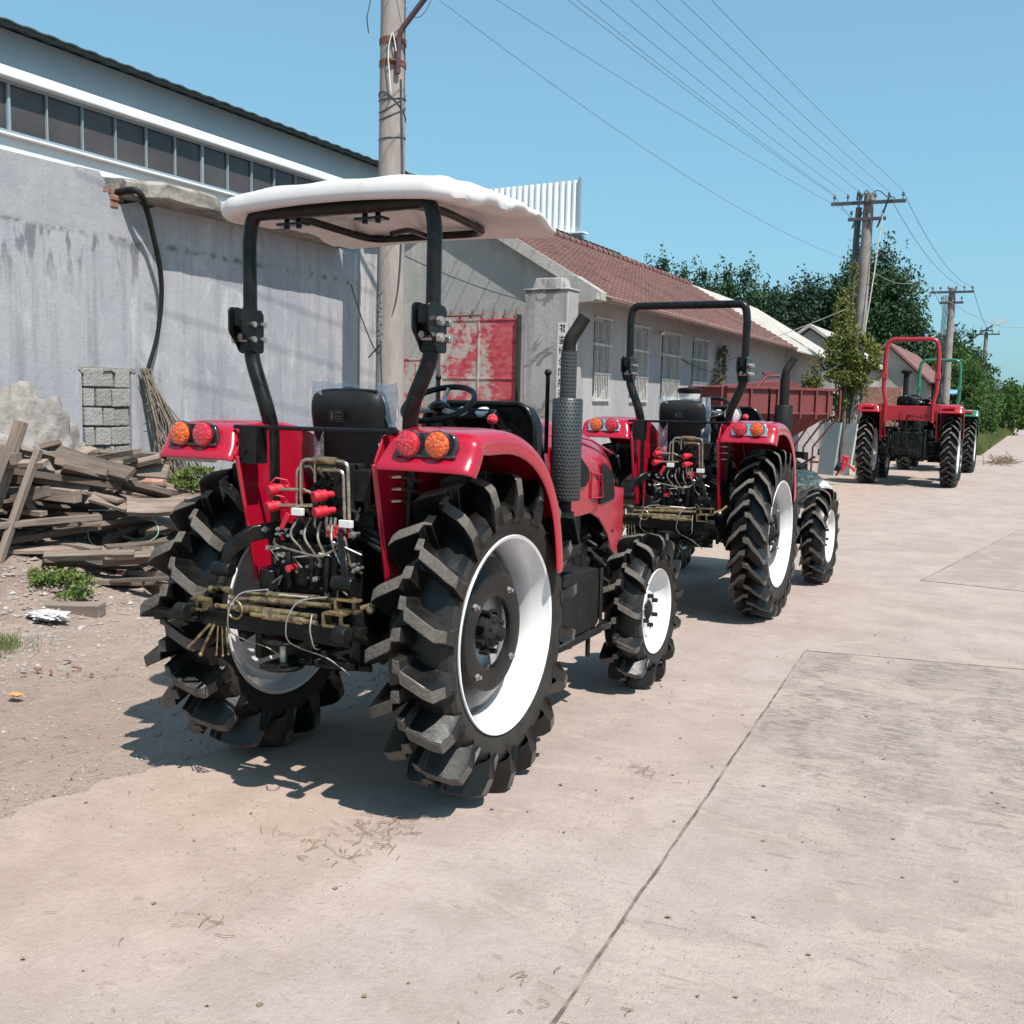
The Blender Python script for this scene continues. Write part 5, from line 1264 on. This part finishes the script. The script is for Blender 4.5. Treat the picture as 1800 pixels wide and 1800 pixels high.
def bush(name, x, y, parts, n, s, lm_, label, cat='bush', grp=None, seed=1, stem=True, z0=0, fr=1.0):
    rnd = random.Random(seed); e = empty(name, (x, y, z0)); tag(e, label, cat, grp); c = MB()
    tot = sum(p[3]*p[4]*p[5] for p in parts)
    for (cx, cy, cz, rx, ry, rz) in parts:
        crown(c, (cx, cy, cz), (rx, ry, rz), int(n*rx*ry*rz/tot*.6), s, rnd, fr=fr); 
        for q in range(5):
            d = Vector((rnd.gauss(0, 1), rnd.gauss(0, 1), rnd.gauss(0, .7))).normalized(); crown(c, (cx+d.x*rx*.8, cy+d.y*ry*.8, cz+d.z*rz*.8), (rx*.3, ry*.3, rz*.3), int(n*rx*ry*rz/tot*.08), s, rnd, gap=-.2, shell=.2)
    c.build('foliage', lm_, e, smooth=None, fix=False)
    if stem:
        t = MB()
        for (cx, cy, cz, rx, ry, rz) in parts: t.tube([(cx*.6, cy, -.1), (cx*.8, cy, cz*.5), (cx, cy, cz)], [.08, .05, .02], 6)
        t.build('stem', M_BARK, e)
    return e
bush('roadside_bush', -3.0, 58, [(-.9, 2, 2.2, 1.8, 2.5, 2.3), (.3, 0, 1.5, 1.2, 2, 1.5), (-1.5, 6, 3.6, 1.5, 2, 1.8)], 17000, .09, L_BUSH, 'large yellow-green bush at the roadside, right of the green tractor', grp='bushes along the far road', seed=21)
bush('roadside_bush', -4.6, 66, [(-.3, 0, 3.6, 2.2, 2.5, 3.0), (1.1, 2, 2.8, 1.4, 2, 2.4)], 12000, .12, L_POP, 'dark bushy tree between the two far poles', 'tree', 'bushes along the far road', seed=22)
bush('roadside_bush', -2.0, 78, [(0, 0, 1.8, 1.6, 3, 1.9)], 6000, .13, L_BUSH, 'lower green bush where the road bends away', grp='bushes along the far road', seed=23)
bush('roadside_tree', .55, 118, [(.0, 0, 3.4, 2.2, 2.5, 3.2), (.3, 0, 6.2, 1.9, 2.2, 2.4)], 9000, .14, L_POP, 'dark green tree cut off by the right edge, across the far road', 'tree', seed=24)
v = bush('climbing_vine', -4.75, 29.9, [(-.25, 0, 4.1, .34, .35, .9), (-.1, -.2, 3.1, .75, .45, .75), (-.35, -.2, 2.3, .95, .5, .8), (.4, -.1, 2.9, .5, .4, .7), (-.6, -.1, 1.6, .7, .4, .5), (-.05, 0, 5.2, .16, .2, .5)], 9500, .05, L_VINE, 'yellow-green climbing vine hanging on the concrete pole', 'vine', seed=25, fr=2.2)
bush('climbing_vine', -6.30, 22.3, [(0, 0, 2.1, .12, .42, .75), (0, .2, 2.7, .10, .3, .25)], 420, .05, L_VINED, 'thin dried vine climbing the house wall right of the last barred window', 'vine', seed=26, fr=3)
bush('weed_clump', -7.95, 8.35, [(0, -.1, .14, .25, .35, .14), (.1, .35, .12, .22, .3, .12)], 2600, .022, L_WEED, 'bright green weeds at the wall foot under the hanging rope bunch', 'weeds', 'weed clumps on the ground', seed=27, stem=False, z0=.50, fr=4)
bush('weed_clump', -6.15, 5.0, [(0, 0, .09, .28, .20, .10), (-.3, .15, .09, .2, .2, .1)], 1500, .018, L_WEED, 'low green weeds at the front foot of the plank pile', 'weeds', 'weed clumps on the ground', seed=28, stem=False, z0=.08, fr=4)
bush('weed_clump', -5.35, 17.9+2, [(0, 0, .25, .9, 1.2, .28)], 3000, .05, L_WEED, 'green weeds behind the plastic-wrapped heap under the hopper', 'weeds', 'weed clumps on the ground', seed=29, stem=False, fr=3)
bush('weed_clump', -6.45, 6.45, [(0, 0, .16, .3, .3, .2)], 1400, .022, L_POP2, 'dark green weeds growing through the right end of the plank pile', 'weeds', 'weed clumps on the ground', seed=30, stem=False, z0=.15, fr=4)
# grass
def grass(name, label, pts, s, seed, lm_=None):
    rnd = random.Random(seed); m = MB()
    for (x, y, z) in pts(rnd):
        a = rnd.random()*6.28; h_ = s*(.5+rnd.random()); dx, dy = cos(a)*h_*.045, sin(a)*h_*.045; lx, ly = rnd.gauss(0, .35)*h_, rnd.gauss(0, .35)*h_; k = len(m.v)
        m.v += [(x-dx, y-dy, z), (x+dx, y+dy, z), (x+lx, y+ly, z+h_)]; m.f.append((k, k+1, k+2)); m.m.append(0)
    o = m.build(name, lm_ or L_GRASS, smooth=None, fix=False); tag(o, label, 'grass', kind='stuff'); return o
grass('grass_verge', 'long pale grass along the far left verge of the road', lambda r: [(-1.75-2.6*r.random(), 40+50*r.random()**1.2, 0) for _ in range(26000)], .42, 1)
grass('grass_tuft', 'sparse dry grass tuft at the left edge of the photo', lambda r: [(-5.62+r.gauss(0, .13), 3.92+r.gauss(0, .14), gh(-5.62, 3.92)-.005) for _ in range(2600)], .05, 2)
grass('grass_tuft', 'grass blades growing beside the plank pile', lambda r: [(-6.2+r.gauss(0, .25), 6.3+r.gauss(0, .22), .12+gh(-6.2, 6.2)) for _ in range(1500)], .11, 3, L_GRASS)

# ================================================================== YARD CLUTTER
rnd = random.Random(12)
W_ = Vector((.891, .454, 0))
def plank(p, L_, w_, t_, yaw, pitch, roll, label, grp=None, m_=M_WOOD, name='plank'):
    m = MB(); n = 7; rows = []
    b1, b2 = rnd.gauss(0, .012), rnd.gauss(0, .008)
    for i in range(n):
        u = -1+2*i/(n-1); ox, oz = b1*(1-u*u), b2*(1-u*u); e_ = .004*rnd.random()
        rows.append([(u*L_/2+e_, -w_/2+ox, -t_/2+oz), (u*L_/2-e_, w_/2+ox+e_, -t_/2+oz), (u*L_/2+e_, w_/2+ox, t_/2+oz), (u*L_/2, -w_/2+ox-e_, t_/2+oz)])
    m.grid(rows, wrap=True); k = len(m.v); m.f += [(0, 1, 2, 3), (k-1, k-2, k-3, k-4)]; m.m += [0, 0]
    o = m.build(name, m_, smooth=None, bevel=.003); o.location = p; o.rotation_euler = (roll, pitch, yaw); tag(o, label, 'plank', grp); return o
def plank_label(L_, lay, u, v_):
    return '%s plank in the %s of the heap by the wall, %s, %s' % ('short' if L_ < .6 else 'long' if L_ > .9 else 'medium', 'bottom layer' if lay < .33 else 'middle layer' if lay < .66 else 'top layer', 'left end' if u < -.4 else 'right end' if u > .25 else 'centre', 'front' if v_ < .05 else 'back')
GP = 'weathered planks heaped in the pile'; LB = 'weathered brown plank lying in the heap by the grey wall'
yaw0 = atan2(.454, .891)
base = Vector((-7.0, 6.0, 0))
for k in range(58):
    lay = k/58; u = rnd.uniform(-1.15, .95)*(1-.35*lay); v_ = rnd.uniform(-.55, .75)*(1-.3*lay)
    p = base+Vector((.891, .454, 0))*u+Vector((-.454, .891, 0))*v_
    z = .14+gh(p.x, p.y)*.8+lay*.62*(1-.25*abs(u))+.02*rnd.random()
    L_ = rnd.uniform(.35, 1.15); p.z = z
    plank(p, L_, rnd.uniform(.07, .16), rnd.uniform(.022, .055), yaw0+rnd.gauss(0, .6), rnd.gauss(0, .17), rnd.gauss(0, .45), plank_label(L_, lay, u, v_), GP)
for k in range(13):
    u, v_, lay = rnd.uniform(-1.1, .1), rnd.uniform(-.65, -.1), rnd.random()*.75; p = base+Vector((.891, .454, 0))*u+Vector((-.454, .891, 0))*v_; p.z = .16+gh(p.x, p.y)*.8+lay*.6
    plank(p, rnd.uniform(.3, .75), rnd.uniform(.07, .11), rnd.uniform(.06, .09), yaw0+rnd.gauss(0, .7), rnd.gauss(0, .12), rnd.gauss(0, .2), 'squared timber offcut at the front of the heap, %s, %s' % ('low down' if lay < .25 else 'halfway up' if lay < .5 else 'near the top', 'left' if u < -.7 else 'centre left' if u < -.3 else 'centre'), 'squared timber offcuts in the heap', m_=M_WOODP if k % 2 else M_WOOD, name='timber')
for k in range(24):
    u, v_ = rnd.uniform(-1.0, .85), rnd.uniform(-1.0, -.5); lay = rnd.random(); p = base+Vector((.891, .454, 0))*u+Vector((-.454, .891, 0))*v_; p.z = .05+max(0, gh(p.x, p.y))+lay*.34*(1+v_*.3)
    plank(p, rnd.uniform(.35, 1.1), rnd.uniform(.06, .14), rnd.uniform(.02, .055), yaw0+rnd.gauss(0, .5), rnd.gauss(0, .12), rnd.gauss(0, .4), 'board spilled at the front foot of the heap, %s, %s' % ('lying low' if lay < .34 else 'half raised' if lay < .67 else 'upper', 'left' if u < -.4 else 'middle' if u < .25 else 'right'), 'boards spilled in front of the heap')
plank((-6.95, 6.45, 1.00), 1.35, .10, .045, yaw0+.05, .02, .1, 'long reddish plank lying highest across the heap, pointing at the wall', m_=M_WOOD)
plank((-6.62, 5.45, .32), .62, .10, .10, yaw0-.5, 0, 0, 'thick square timber end with grey sawn face low in the heap', m_=M_WOODP, name='timber')
plank((-6.95, 5.55, .74), .55, .09, .10, yaw0-.35, .05, 0, 'short square timber sticking out of the middle of the heap', m_=M_WOOD, name='timber')
plank((-6.05, 6.95, .48), 1.5, .45, .05, yaw0-.1, .0, .12, 'broad board lying on the bank between heap and rear tyre', m_=M_WOOD)
plank((-6.25, 6.45, .44), .95, .2, .05, yaw0+.1, -.05, .3, 'split board hanging over the right end of the heap', m_=M_WOOD)
# leaning boards at the left edge (roughly pallet-like)
def lean(x0, y0, z0, x1, y1, z1, w_, t_, lb, m_=M_WOODP):
    a, b = Vector((x0, y0, z0)), Vector((x1, y1, z1)); d = b-a
    return plank((a+b)/2, d.length, w_, t_, atan2(d.y, d.x), -atan2(d.z, sqrt(d.x**2+d.y**2)), .3, lb, m_=m_)
lean(-7.05, 4.75, 0, -6.85, 5.10, 1.13, .10, .05, 'grey board leaning steeply at the left edge of the photo, tallest of the leaning boards')
lean(-7.15, 4.95, 0, -7.0, 5.25, 1.02, .12, .035, 'grey board leaning just left of the tallest leaning board')
lean(-6.78, 4.85, .02, -6.75, 5.30, 1.10, .05, .05, 'thin leaning batten nearest the heap')
lean(-7.4, 5.0, .96, -6.7, 5.32, 1.00, .09, .04, 'short crosspiece nailed over the tops of the leaning boards')
lean(-7.35, 5.2, .3, -7.2, 5.5, 1.30, .14, .05, 'darker upright board behind the leaning boards', M_WOOD)
plank((-6.92, 5.20, 1.03), .10, .09, .09, yaw0, 0, 0, 'small pale wooden block on top of the leaning boards', m_=M_WOODP, name='wood_block')
plank((-6.15, 4.78, .04), .95, .11, .09, yaw0-.10, 0, .1, 'thick grey beam lying on the ground in front of the heap', m_=M_WOODP, name='beam')
jg = empty('plastic_jug', (-2.80, 3.85, 1.43)); tag(jg, 'small cream plastic jug standing on the left fender of the white-canopied tractor', 'jug')
MB().box((0, 0, .06), (.09, .07, .12)).box((0, 0, .125), (.06, .05, .03)).build('body', M_RUBBLE if False else mat('cream_plastic', (.50, .47, .33), rough=.4), jg, bevel=.014)
MB().cyl((0, 0, .135), (0, 0, .165), .018, n=10).tube([(-.035, 0, .12), (-.035, 0, .16), (0, 0, .165)], .007, 6).build('cap', M_BLACKM, jg)
# straps, rusty sheet, litter
m = MB(); m.tube(arc([(-6.75, 5.75, .60), (-6.3, 5.95, .62), (-6.15, 5.95, .42), (-6.45, 5.8, .28), (-6.7, 5.7, .33), (-6.72, 5.7, .50)], .14, 8), .0045, 6)
tag(m.build('packing_strap', M_STRAP), 'curled pale green strap looping out of the plank heap', 'strap')
m = MB(); m.tube([(-6.05, 6.35, .62), (-6.0, 6.3, .45), (-5.93, 6.2, .24)], .010, 6).tube([(-6.6, 5.75, .28), (-6.1, 5.95, .21), (-5.95, 6.0, .16)], .007, 6)
tag(m.build('packing_strap', M_STRAP), 'straight green strap hanging at the right end of the plank heap', 'strap')
m = MB(); m.tube([(-6.55, 6.75, .42), (-6.1, 6.7, .36), (-5.85, 6.65, .30)], .045, 12); tag(m.build('plastic_pipe', M_PVC), 'white plastic pipe lying beyond the heap beside the rear tyre', 'pipe')
m = MB(); rows = []
for i in range(12):
    rows.append([(-6.5+1.1*i/11, 5.55+.50*i/11+.10*j-(.0), .17+.012*nz(i*.6, j)-.022*j+(.05 if j == 3 else 0)) for j in range(4)])
m.grid(rows); tag(m.build('rusty_sheet', M_REDSHEET, solid=.012), 'bent rust-red sheet strip on the ground right of the weeds', 'metal sheet')
def lump(name, c, r_, seed, mm, label, cat, sc=(1, 1, 1), fr=1.4, am=.25, n=40, flat=0):
    m = MB(); rows = []
    for i in range(n//2+1):
        th = pi*i/(n//2); row = []
        for j in range(n):
            ph = 2*pi*j/n; d = Vector((sin(th)*cos(ph), sin(th)*sin(ph), cos(th))); k = 1+am*nz(*(d*fr+Vector((seed, 0, 0))))+am*.4*nz(*(d*fr*3+Vector((seed, 5, 0))))+am*.15*nz(*(d*fr*9+Vector((seed, 5, 0))))
            row.append((d.x*r_*sc[0]*k, d.y*r_*sc[1]*k, d.z*r_*sc[2]*k))
        rows.append(row+[row[0]])
    m.grid(rows); o = m.build(name, mm, smooth=40, loc=c); tag(o, label, cat); return o
lump('rubble_mound', (-7.75, 5.85, .62), .68, 3, M_RUBBLE, 'large pale lumpy rubble mound rising behind the plank heap against the wall', 'rubble', (.60, .92, 1.32), 2.1, .30, 120)
lump('dirt_heap', (-6.0, 6.05, .0), .45, 5, M_GROUND, 'low reddish dirt heap between the plank pile and the rear tyre', 'dirt heap', (1.3, .9, .5), 2, .3)
for k, (x, y, z, lb) in enumerate(((-7.72, 7.35, .66, 'broken brown brick on the bank at the wall foot'), (-7.95, 7.7, .60, 'second broken brick on the bank, nearer the weeds'))):
    o = MB().box((0, 0, 0), (.20, .11, .09)).build('brick', M_BRICK, bevel=.012, loc=(x, y, z), rot=(.2, .3*k, .6+k)); tag(o, lb, 'brick')
o = lump('plastic_bag', (-5.83, 4.62, .05), .13, 8, M_BAG, 'crumpled white plastic bag on the ground in front of the plank heap', 'bag', (1.1, .7, .22), 3, .6, 36)
o = lump('orange_scrap', (-4.50, 3.36, .02), .03, 9, M_ORANGE, 'small orange scrap of packaging at the left edge of the photo', 'litter', (1.3, .8, .25), 3, .6, 24)
m = MB()
for k in range(9):
    a = rnd.random()*6.28; x, y = -4.75+.16*rnd.gauss(0, 1), 3.75+.12*rnd.gauss(0, 1); m.box((x, y, .012), (.01+.05*rnd.random(), .015, .004), 0, (rnd.random()*.6, .3, a))
tag(m.build('bark_scraps', M_RUST, smooth=None), 'reddish torn scraps scattered on the dirt at the left edge', 'litter', kind='stuff')
# hose and fibre bunch on the wall
hz = MB().tube(arc([(-8.33, 8.20, 3.45), (-8.22, 7.72, 3.62), (-8.22, 7.98, 3.3), (-8.30, 8.16, 2.75), (-8.31, 8.10, 2.2), (-8.30, 7.86, 1.75)], .3, 10), [.05 if i < 14 else .032 for i in range(42)][:42], 10) if False else None
pts = arc([(-8.42, 7.60, 3.55), (-8.15, 7.64, 3.58), (-8.22, 7.82, 3.35), (-8.28, 8.06, 2.75), (-8.30, 8.02, 2.2), (-8.32, 7.84, 1.72)], .3, 10)
tag(MB().tube(pts, [.034-.014*i/(len(pts)-1) for i in range(len(pts))], 12).build('hose', M_BLACKM, smooth=60), 'dark hose hanging in a curve down the grey wall from its broken top', 'hose')
m = MB(); rnd = random.Random(31)
for k in range(46):
    a = (-8.30+.03*rnd.gauss(0, 1), 7.82+.03*rnd.gauss(0, 1), 1.78+.03*rnd.random()); e_ = (-8.24+.05*rnd.gauss(0, 1), 8.25+.13*rnd.gauss(0, 1)+(.25 if k % 7 == 0 else 0), .52+.06*rnd.random())
    mid_ = Vector(a).lerp(Vector(e_), .45)+Vector((.03*rnd.gauss(0, 1), .045*rnd.gauss(0, 1), .0)); mid2 = Vector(a).lerp(Vector(e_), .75)+Vector((.03*rnd.gauss(0, 1), .05*rnd.gauss(0, 1), .0))
    m.tube([a, mid_, mid2, e_], .0045+.006*rnd.random(), 5)
for k in range(60):
    t = rnd.random(); p = Vector((-8.27, 7.84+.38*t, 1.76-1.1*t)); q = p+Vector((.05*rnd.gauss(0, 1), .08*rnd.gauss(0, 1), -.10*rnd.random())); m.tube([p, q], .0025, 4)
m.tube([(-8.26, 7.86, 1.74), (-8.22, 8.05, 1.2), (-8.15, 8.45, .56)], .011, 6)
tag(m.build('rope_bunch', M_ROPE), 'frayed bunch of dry vine-like rope against the wall below the dark hose', 'rope')

# ---- hopper trailer
hp = empty('hopper', (-4.75, 19.75, 0), atan2(2.0, 1.69)); tag(hp, 'oxide-red steel hopper with ribbed sides standing before the far end of the tiled house', 'hopper')
LH = 1.20
MB().box((0, 0, 1.67), (2*LH, 1.2, .46)).build('tub', M_HOPPER, hp, bevel=.008)
m = MB(); b0 = [(-LH, -.6, 1.44), (LH, -.6, 1.44), (LH, .6, 1.44), (-LH, .6, 1.44)]; b1 = [(-LH*.72, .0, .95), (LH*.60, .0, .95), (LH*.60, .3, .95), (-LH*.72, .3, .95)]
m.add(b0+b1, [(0, 1, 5, 4), (1, 2, 6, 5), (2, 3, 7, 6), (3, 0, 4, 7), (4, 5, 6, 7)]); m.build('chute', M_HOPPER, hp, smooth=None)
m = MB().box((0, -.62, 1.895), (2*LH+.08, .07, .05)).box((0, .62, 1.895), (2*LH+.08, .07, .05)).box((LH+.02, 0, 1.895), (.06, 1.2, .05)).box((0, -.61, 1.44), (2*LH, .04, .04)); m.build('rim', M_HOPPER, hp, bevel=.006)
m = MB()
for x in (.42, .78, 1.06, 1.34, -.1, -.7, -1.34): m.box((x, -.625, 1.62), (.035, .05, .55)); m.tube([(x, -.62, 1.40), (x*.8, -.25, .8), (x*.8, -.22, .1)], .02, 5)
m.build('ribs', M_HOPPER, hp)
MB().prism([(-1.2, 1.90), (-.1, 2.0), (.6, 2.08), (.9, 1.9)], 'y', -.1, .4).tube([(-.35, -.3, 1.9), (-.15, -.3, 2.12), (.15, -.3, 2.14)], .03, 6).box((-.12, -.3, 2.17), (.18, .05, .05)).build('auger_cover', M_HOPPER, hp)
MB().box((-.2, .2, .12), (1.5, .7, .12)).box((-.8, 0, .4), (.1, .8, .6)).box((.8, 0, .4), (.1, .8, .6)).build('skid_frame', M_IRON, hp)
# leaning sheets by the vine
m = MB().box((0, 0, .6), (.05, .55, 1.25), 0, (0, .12, 0)); tag(m.build('sheet_panel', M_WALLBLUE, loc=(-4.35, 25.0, 0), rot=(0, 0, .9)), 'blue-grey sheet leaning beside the right end of the hopper', 'sheet')
m = MB().box((0, 0, .6), (.05, .35, 1.2), 0, (0, .14, 0)); tag(m.build('sheet_panel', M_PVC, loc=(-3.95, 25.2, 0), rot=(0, 0, .9)), 'narrow pale sheet leaning right of the blue-grey sheet', 'sheet')
# plastic-wrapped heap
def wrapped(c, sc, seed, mm, lb, am=.3):
    return lump('wrapped_bundle', c, 1, seed, mm, lb, 'bundle', sc, 1.7, am, 60)
wrapped((-3.60, 16.35, .30), (.66, .85, .30), 14, M_FILMD, 'dark glossy plastic-wrapped bundle on the ground left of the far tractors', .34)
wrapped((-3.25, 17.55, .22), (.22, .36, .15), 15, M_FILM, 'smaller pale wrapped bundle at the right end of the dark one', .4)
m = MB(); r2 = random.Random(8)
for k in range(34):
    p = Vector((-4.1+max(-.7, min(.45, r2.gauss(0, .3))), 18.3+r2.gauss(0, .4), .25+.35*r2.random())); d = Vector((r2.gauss(0, 1), r2.gauss(0, 1), r2.gauss(0, .5))).normalized()*.35; m.tube([p-d, p+d], .012+.015*r2.random(), 6)
for k in range(12): m.box((-4.2+r2.gauss(0, .4), 18.3+r2.gauss(0, .4), .30+.3*r2.random()), (.3*r2.random()+.05, .2, .1), 0, (r2.random(), r2.random(), r2.random()))
tag(m.build('scrap_metal', M_IRON, smooth=None), 'tangle of dark scrap parts behind the plastic-wrapped bundle', 'scrap', kind='stuff')
m = MB().box((0, 0, .5), (.12, .08, .22), 0, (.2, .25, .3)).cyl((-.05, 0, .3), (0, 0, .5), .05).tube([(-.15, 0, .2), (0, 0, .5), (.2, .1, .3)], .03, 6); tag(m.build('red_implement', M_REDCAP, loc=(-3.42, 21.4, .0), bevel=.01), 'small bright red implement beside the left rear tyre of the red-barred tractor', 'implement')
o = lump('cement_bag', (-4.05, 19.0, .55), .36, 18, M_RUBBLE, 'pale flat bag on top of the scrap under the hopper', 'bag', (1, .6, .25), 2, .3)
m = MB(); 
for k in range(5): a = .3*k; m.tube(arc([(-4.0+.1*k, 16.0+.1*k, .03), (-3.6, 16.4+.1*k, .05), (-3.3, 17.0, .03), (-3.0+.05*k, 17.3, .03)], .3), .012, 5)
tag(m.build('pale_cord', M_TAG), 'loose pale cords on the dirt in front of the wrapped bundle', 'cord')
m = MB(); r2 = random.Random(9)
for k in range(60):
    p = Vector((-.95+r2.gauss(0, .22), 34+r2.gauss(0, .8), .03+.12*r2.random())); d = Vector((r2.gauss(0, 1), r2.gauss(0, .6), r2.gauss(0, .25))).normalized()*.25; m.tube([p-d, p+d], .012, 4)
tag(m.build('brushwood', L_DRY, smooth=None), 'small heap of dry brushwood on the road beside the green tractor', 'brushwood', kind='stuff')
o = MB().box((0, 0, 0), (.9, .6, .03), 0, (.3, 0, 0)).build('blue_sheet', M_BLUET, loc=(-3.6, 47.5, 2.35)); tag(o, 'small blue awning far down the road behind the green roll bar', 'awning')

# ================================================================== STONES, TWIGS AND LEAVES ON THE GROUND
def ico(m, c, s, r_, mi=0):
    p = [(-1, 0, 0), (1, 0, 0), (0, -1, 0), (0, 1, 0), (0, 0, -.6), (0, 0, .8)]; k = len(m.v); a = r_.random()*3
    for q in p:
        j = .7+.6*r_.random(); x, y, z = q[0]*j, q[1]*j*.8, q[2]*j*.7; m.v.append((c[0]+s*(x*cos(a)-y*sin(a)), c[1]+s*(x*sin(a)+y*cos(a)), c[2]+s*z))
    for f in ((0, 2, 5), (2, 1, 5), (1, 3, 5), (3, 0, 5), (2, 0, 4), (1, 2, 4), (3, 1, 4), (0, 3, 4)): m.f.append(tuple(k+i for i in f)); m.m.append(mi)
m = MB(); r2 = random.Random(40)
for k in range(15000):
    t = r2.random(); y = 1.2+7*t*t+r2.random(); x = -3.6+4.6*r2.random()
    if nz(x*1.3, y*1.3, 5) < .02+.3*r2.random()-.15: continue
    ico(m, (x, y, .001), .0020+.004*r2.random()**3+(.005 if r2.random() < .01 else 0), r2, 0 if r2.random() < .8 else 1)
for k in range(17000):
    x = -3.0-4.6*r2.random()**.9; y = 1.6+7*r2.random()
    ico(m, (x, y, gh(x, y)+.002), (.0035+.013*r2.random()**3)*(1+1.3*sm(-4.2, -6.2, x)), r2, 0 if r2.random() < .93 else 1)
tag(m.build('gravel', [M_STONE, M_STONEL], smooth=None, fix=False), 'fine gravel and pebbles scattered over the concrete and dirt', 'gravel', kind='stuff')
m = MB(); r2 = random.Random(41)
def twigs(cx, cy, sx_, sy_, n, L_):
    for k in range(n):
        x, y = cx+r2.gauss(0, sx_), cy+r2.gauss(0, sy_); a = r2.random()*3.14; l = L_*(.3+r2.random()); z = .004+gh(x, y)*(1 if x < -3.4 else 0)+.003
        b_ = a+r2.gauss(0, .15); m.tube([(x, y, z), (x+cos(a)*l*.5, y+sin(a)*l*.5, z+.004*r2.random()), (x+cos(b_)*l, y+sin(b_)*l, z)], .0007+.0009*r2.random()**2, 4)
twigs(-2.02, 2.95, .07, .10, 90, .045); twigs(-2.1, 2.72, .15, .05, 25, .07); twigs(-1.37, 4.0, .08, .05, 26, .05); twigs(-1.05, 2.3, .10, .06, 22, .04); twigs(-4.6, 3.9, .2, .12, 30, .07); twigs(-2.05, 2.15, .06, .04, 8, .06); twigs(-2.3, 2.2, .9, .5, 40, .03); twigs(-4.4, 3.2, .5, .4, 60, .05); twigs(-3.6, 2.9, .3, .3, 40, .05)
for k in range(150):
    x, y = -3.4+4*r2.random(), 1.5+6*r2.random()**1.5; s_ = .006+.012*r2.random(); a = r2.random()*6; k_ = len(m.v)
    m.v += [(x, y, .003), (x+cos(a)*s_, y+sin(a)*s_, .006), (x+cos(a+.8)*s_*1.3, y+sin(a+.8)*s_*1.3, .004), (x+cos(a+1.5)*s_*.7, y+sin(a+1.5)*s_*.7, .008)]; m.f.append((k_, k_+1, k_+2, k_+3)); m.m.append(0)
tag(m.build('dry_litter', L_DRY, smooth=None, fix=False), 'dry twigs, straw and leaf bits scattered on the ground', 'litter', kind='stuff')
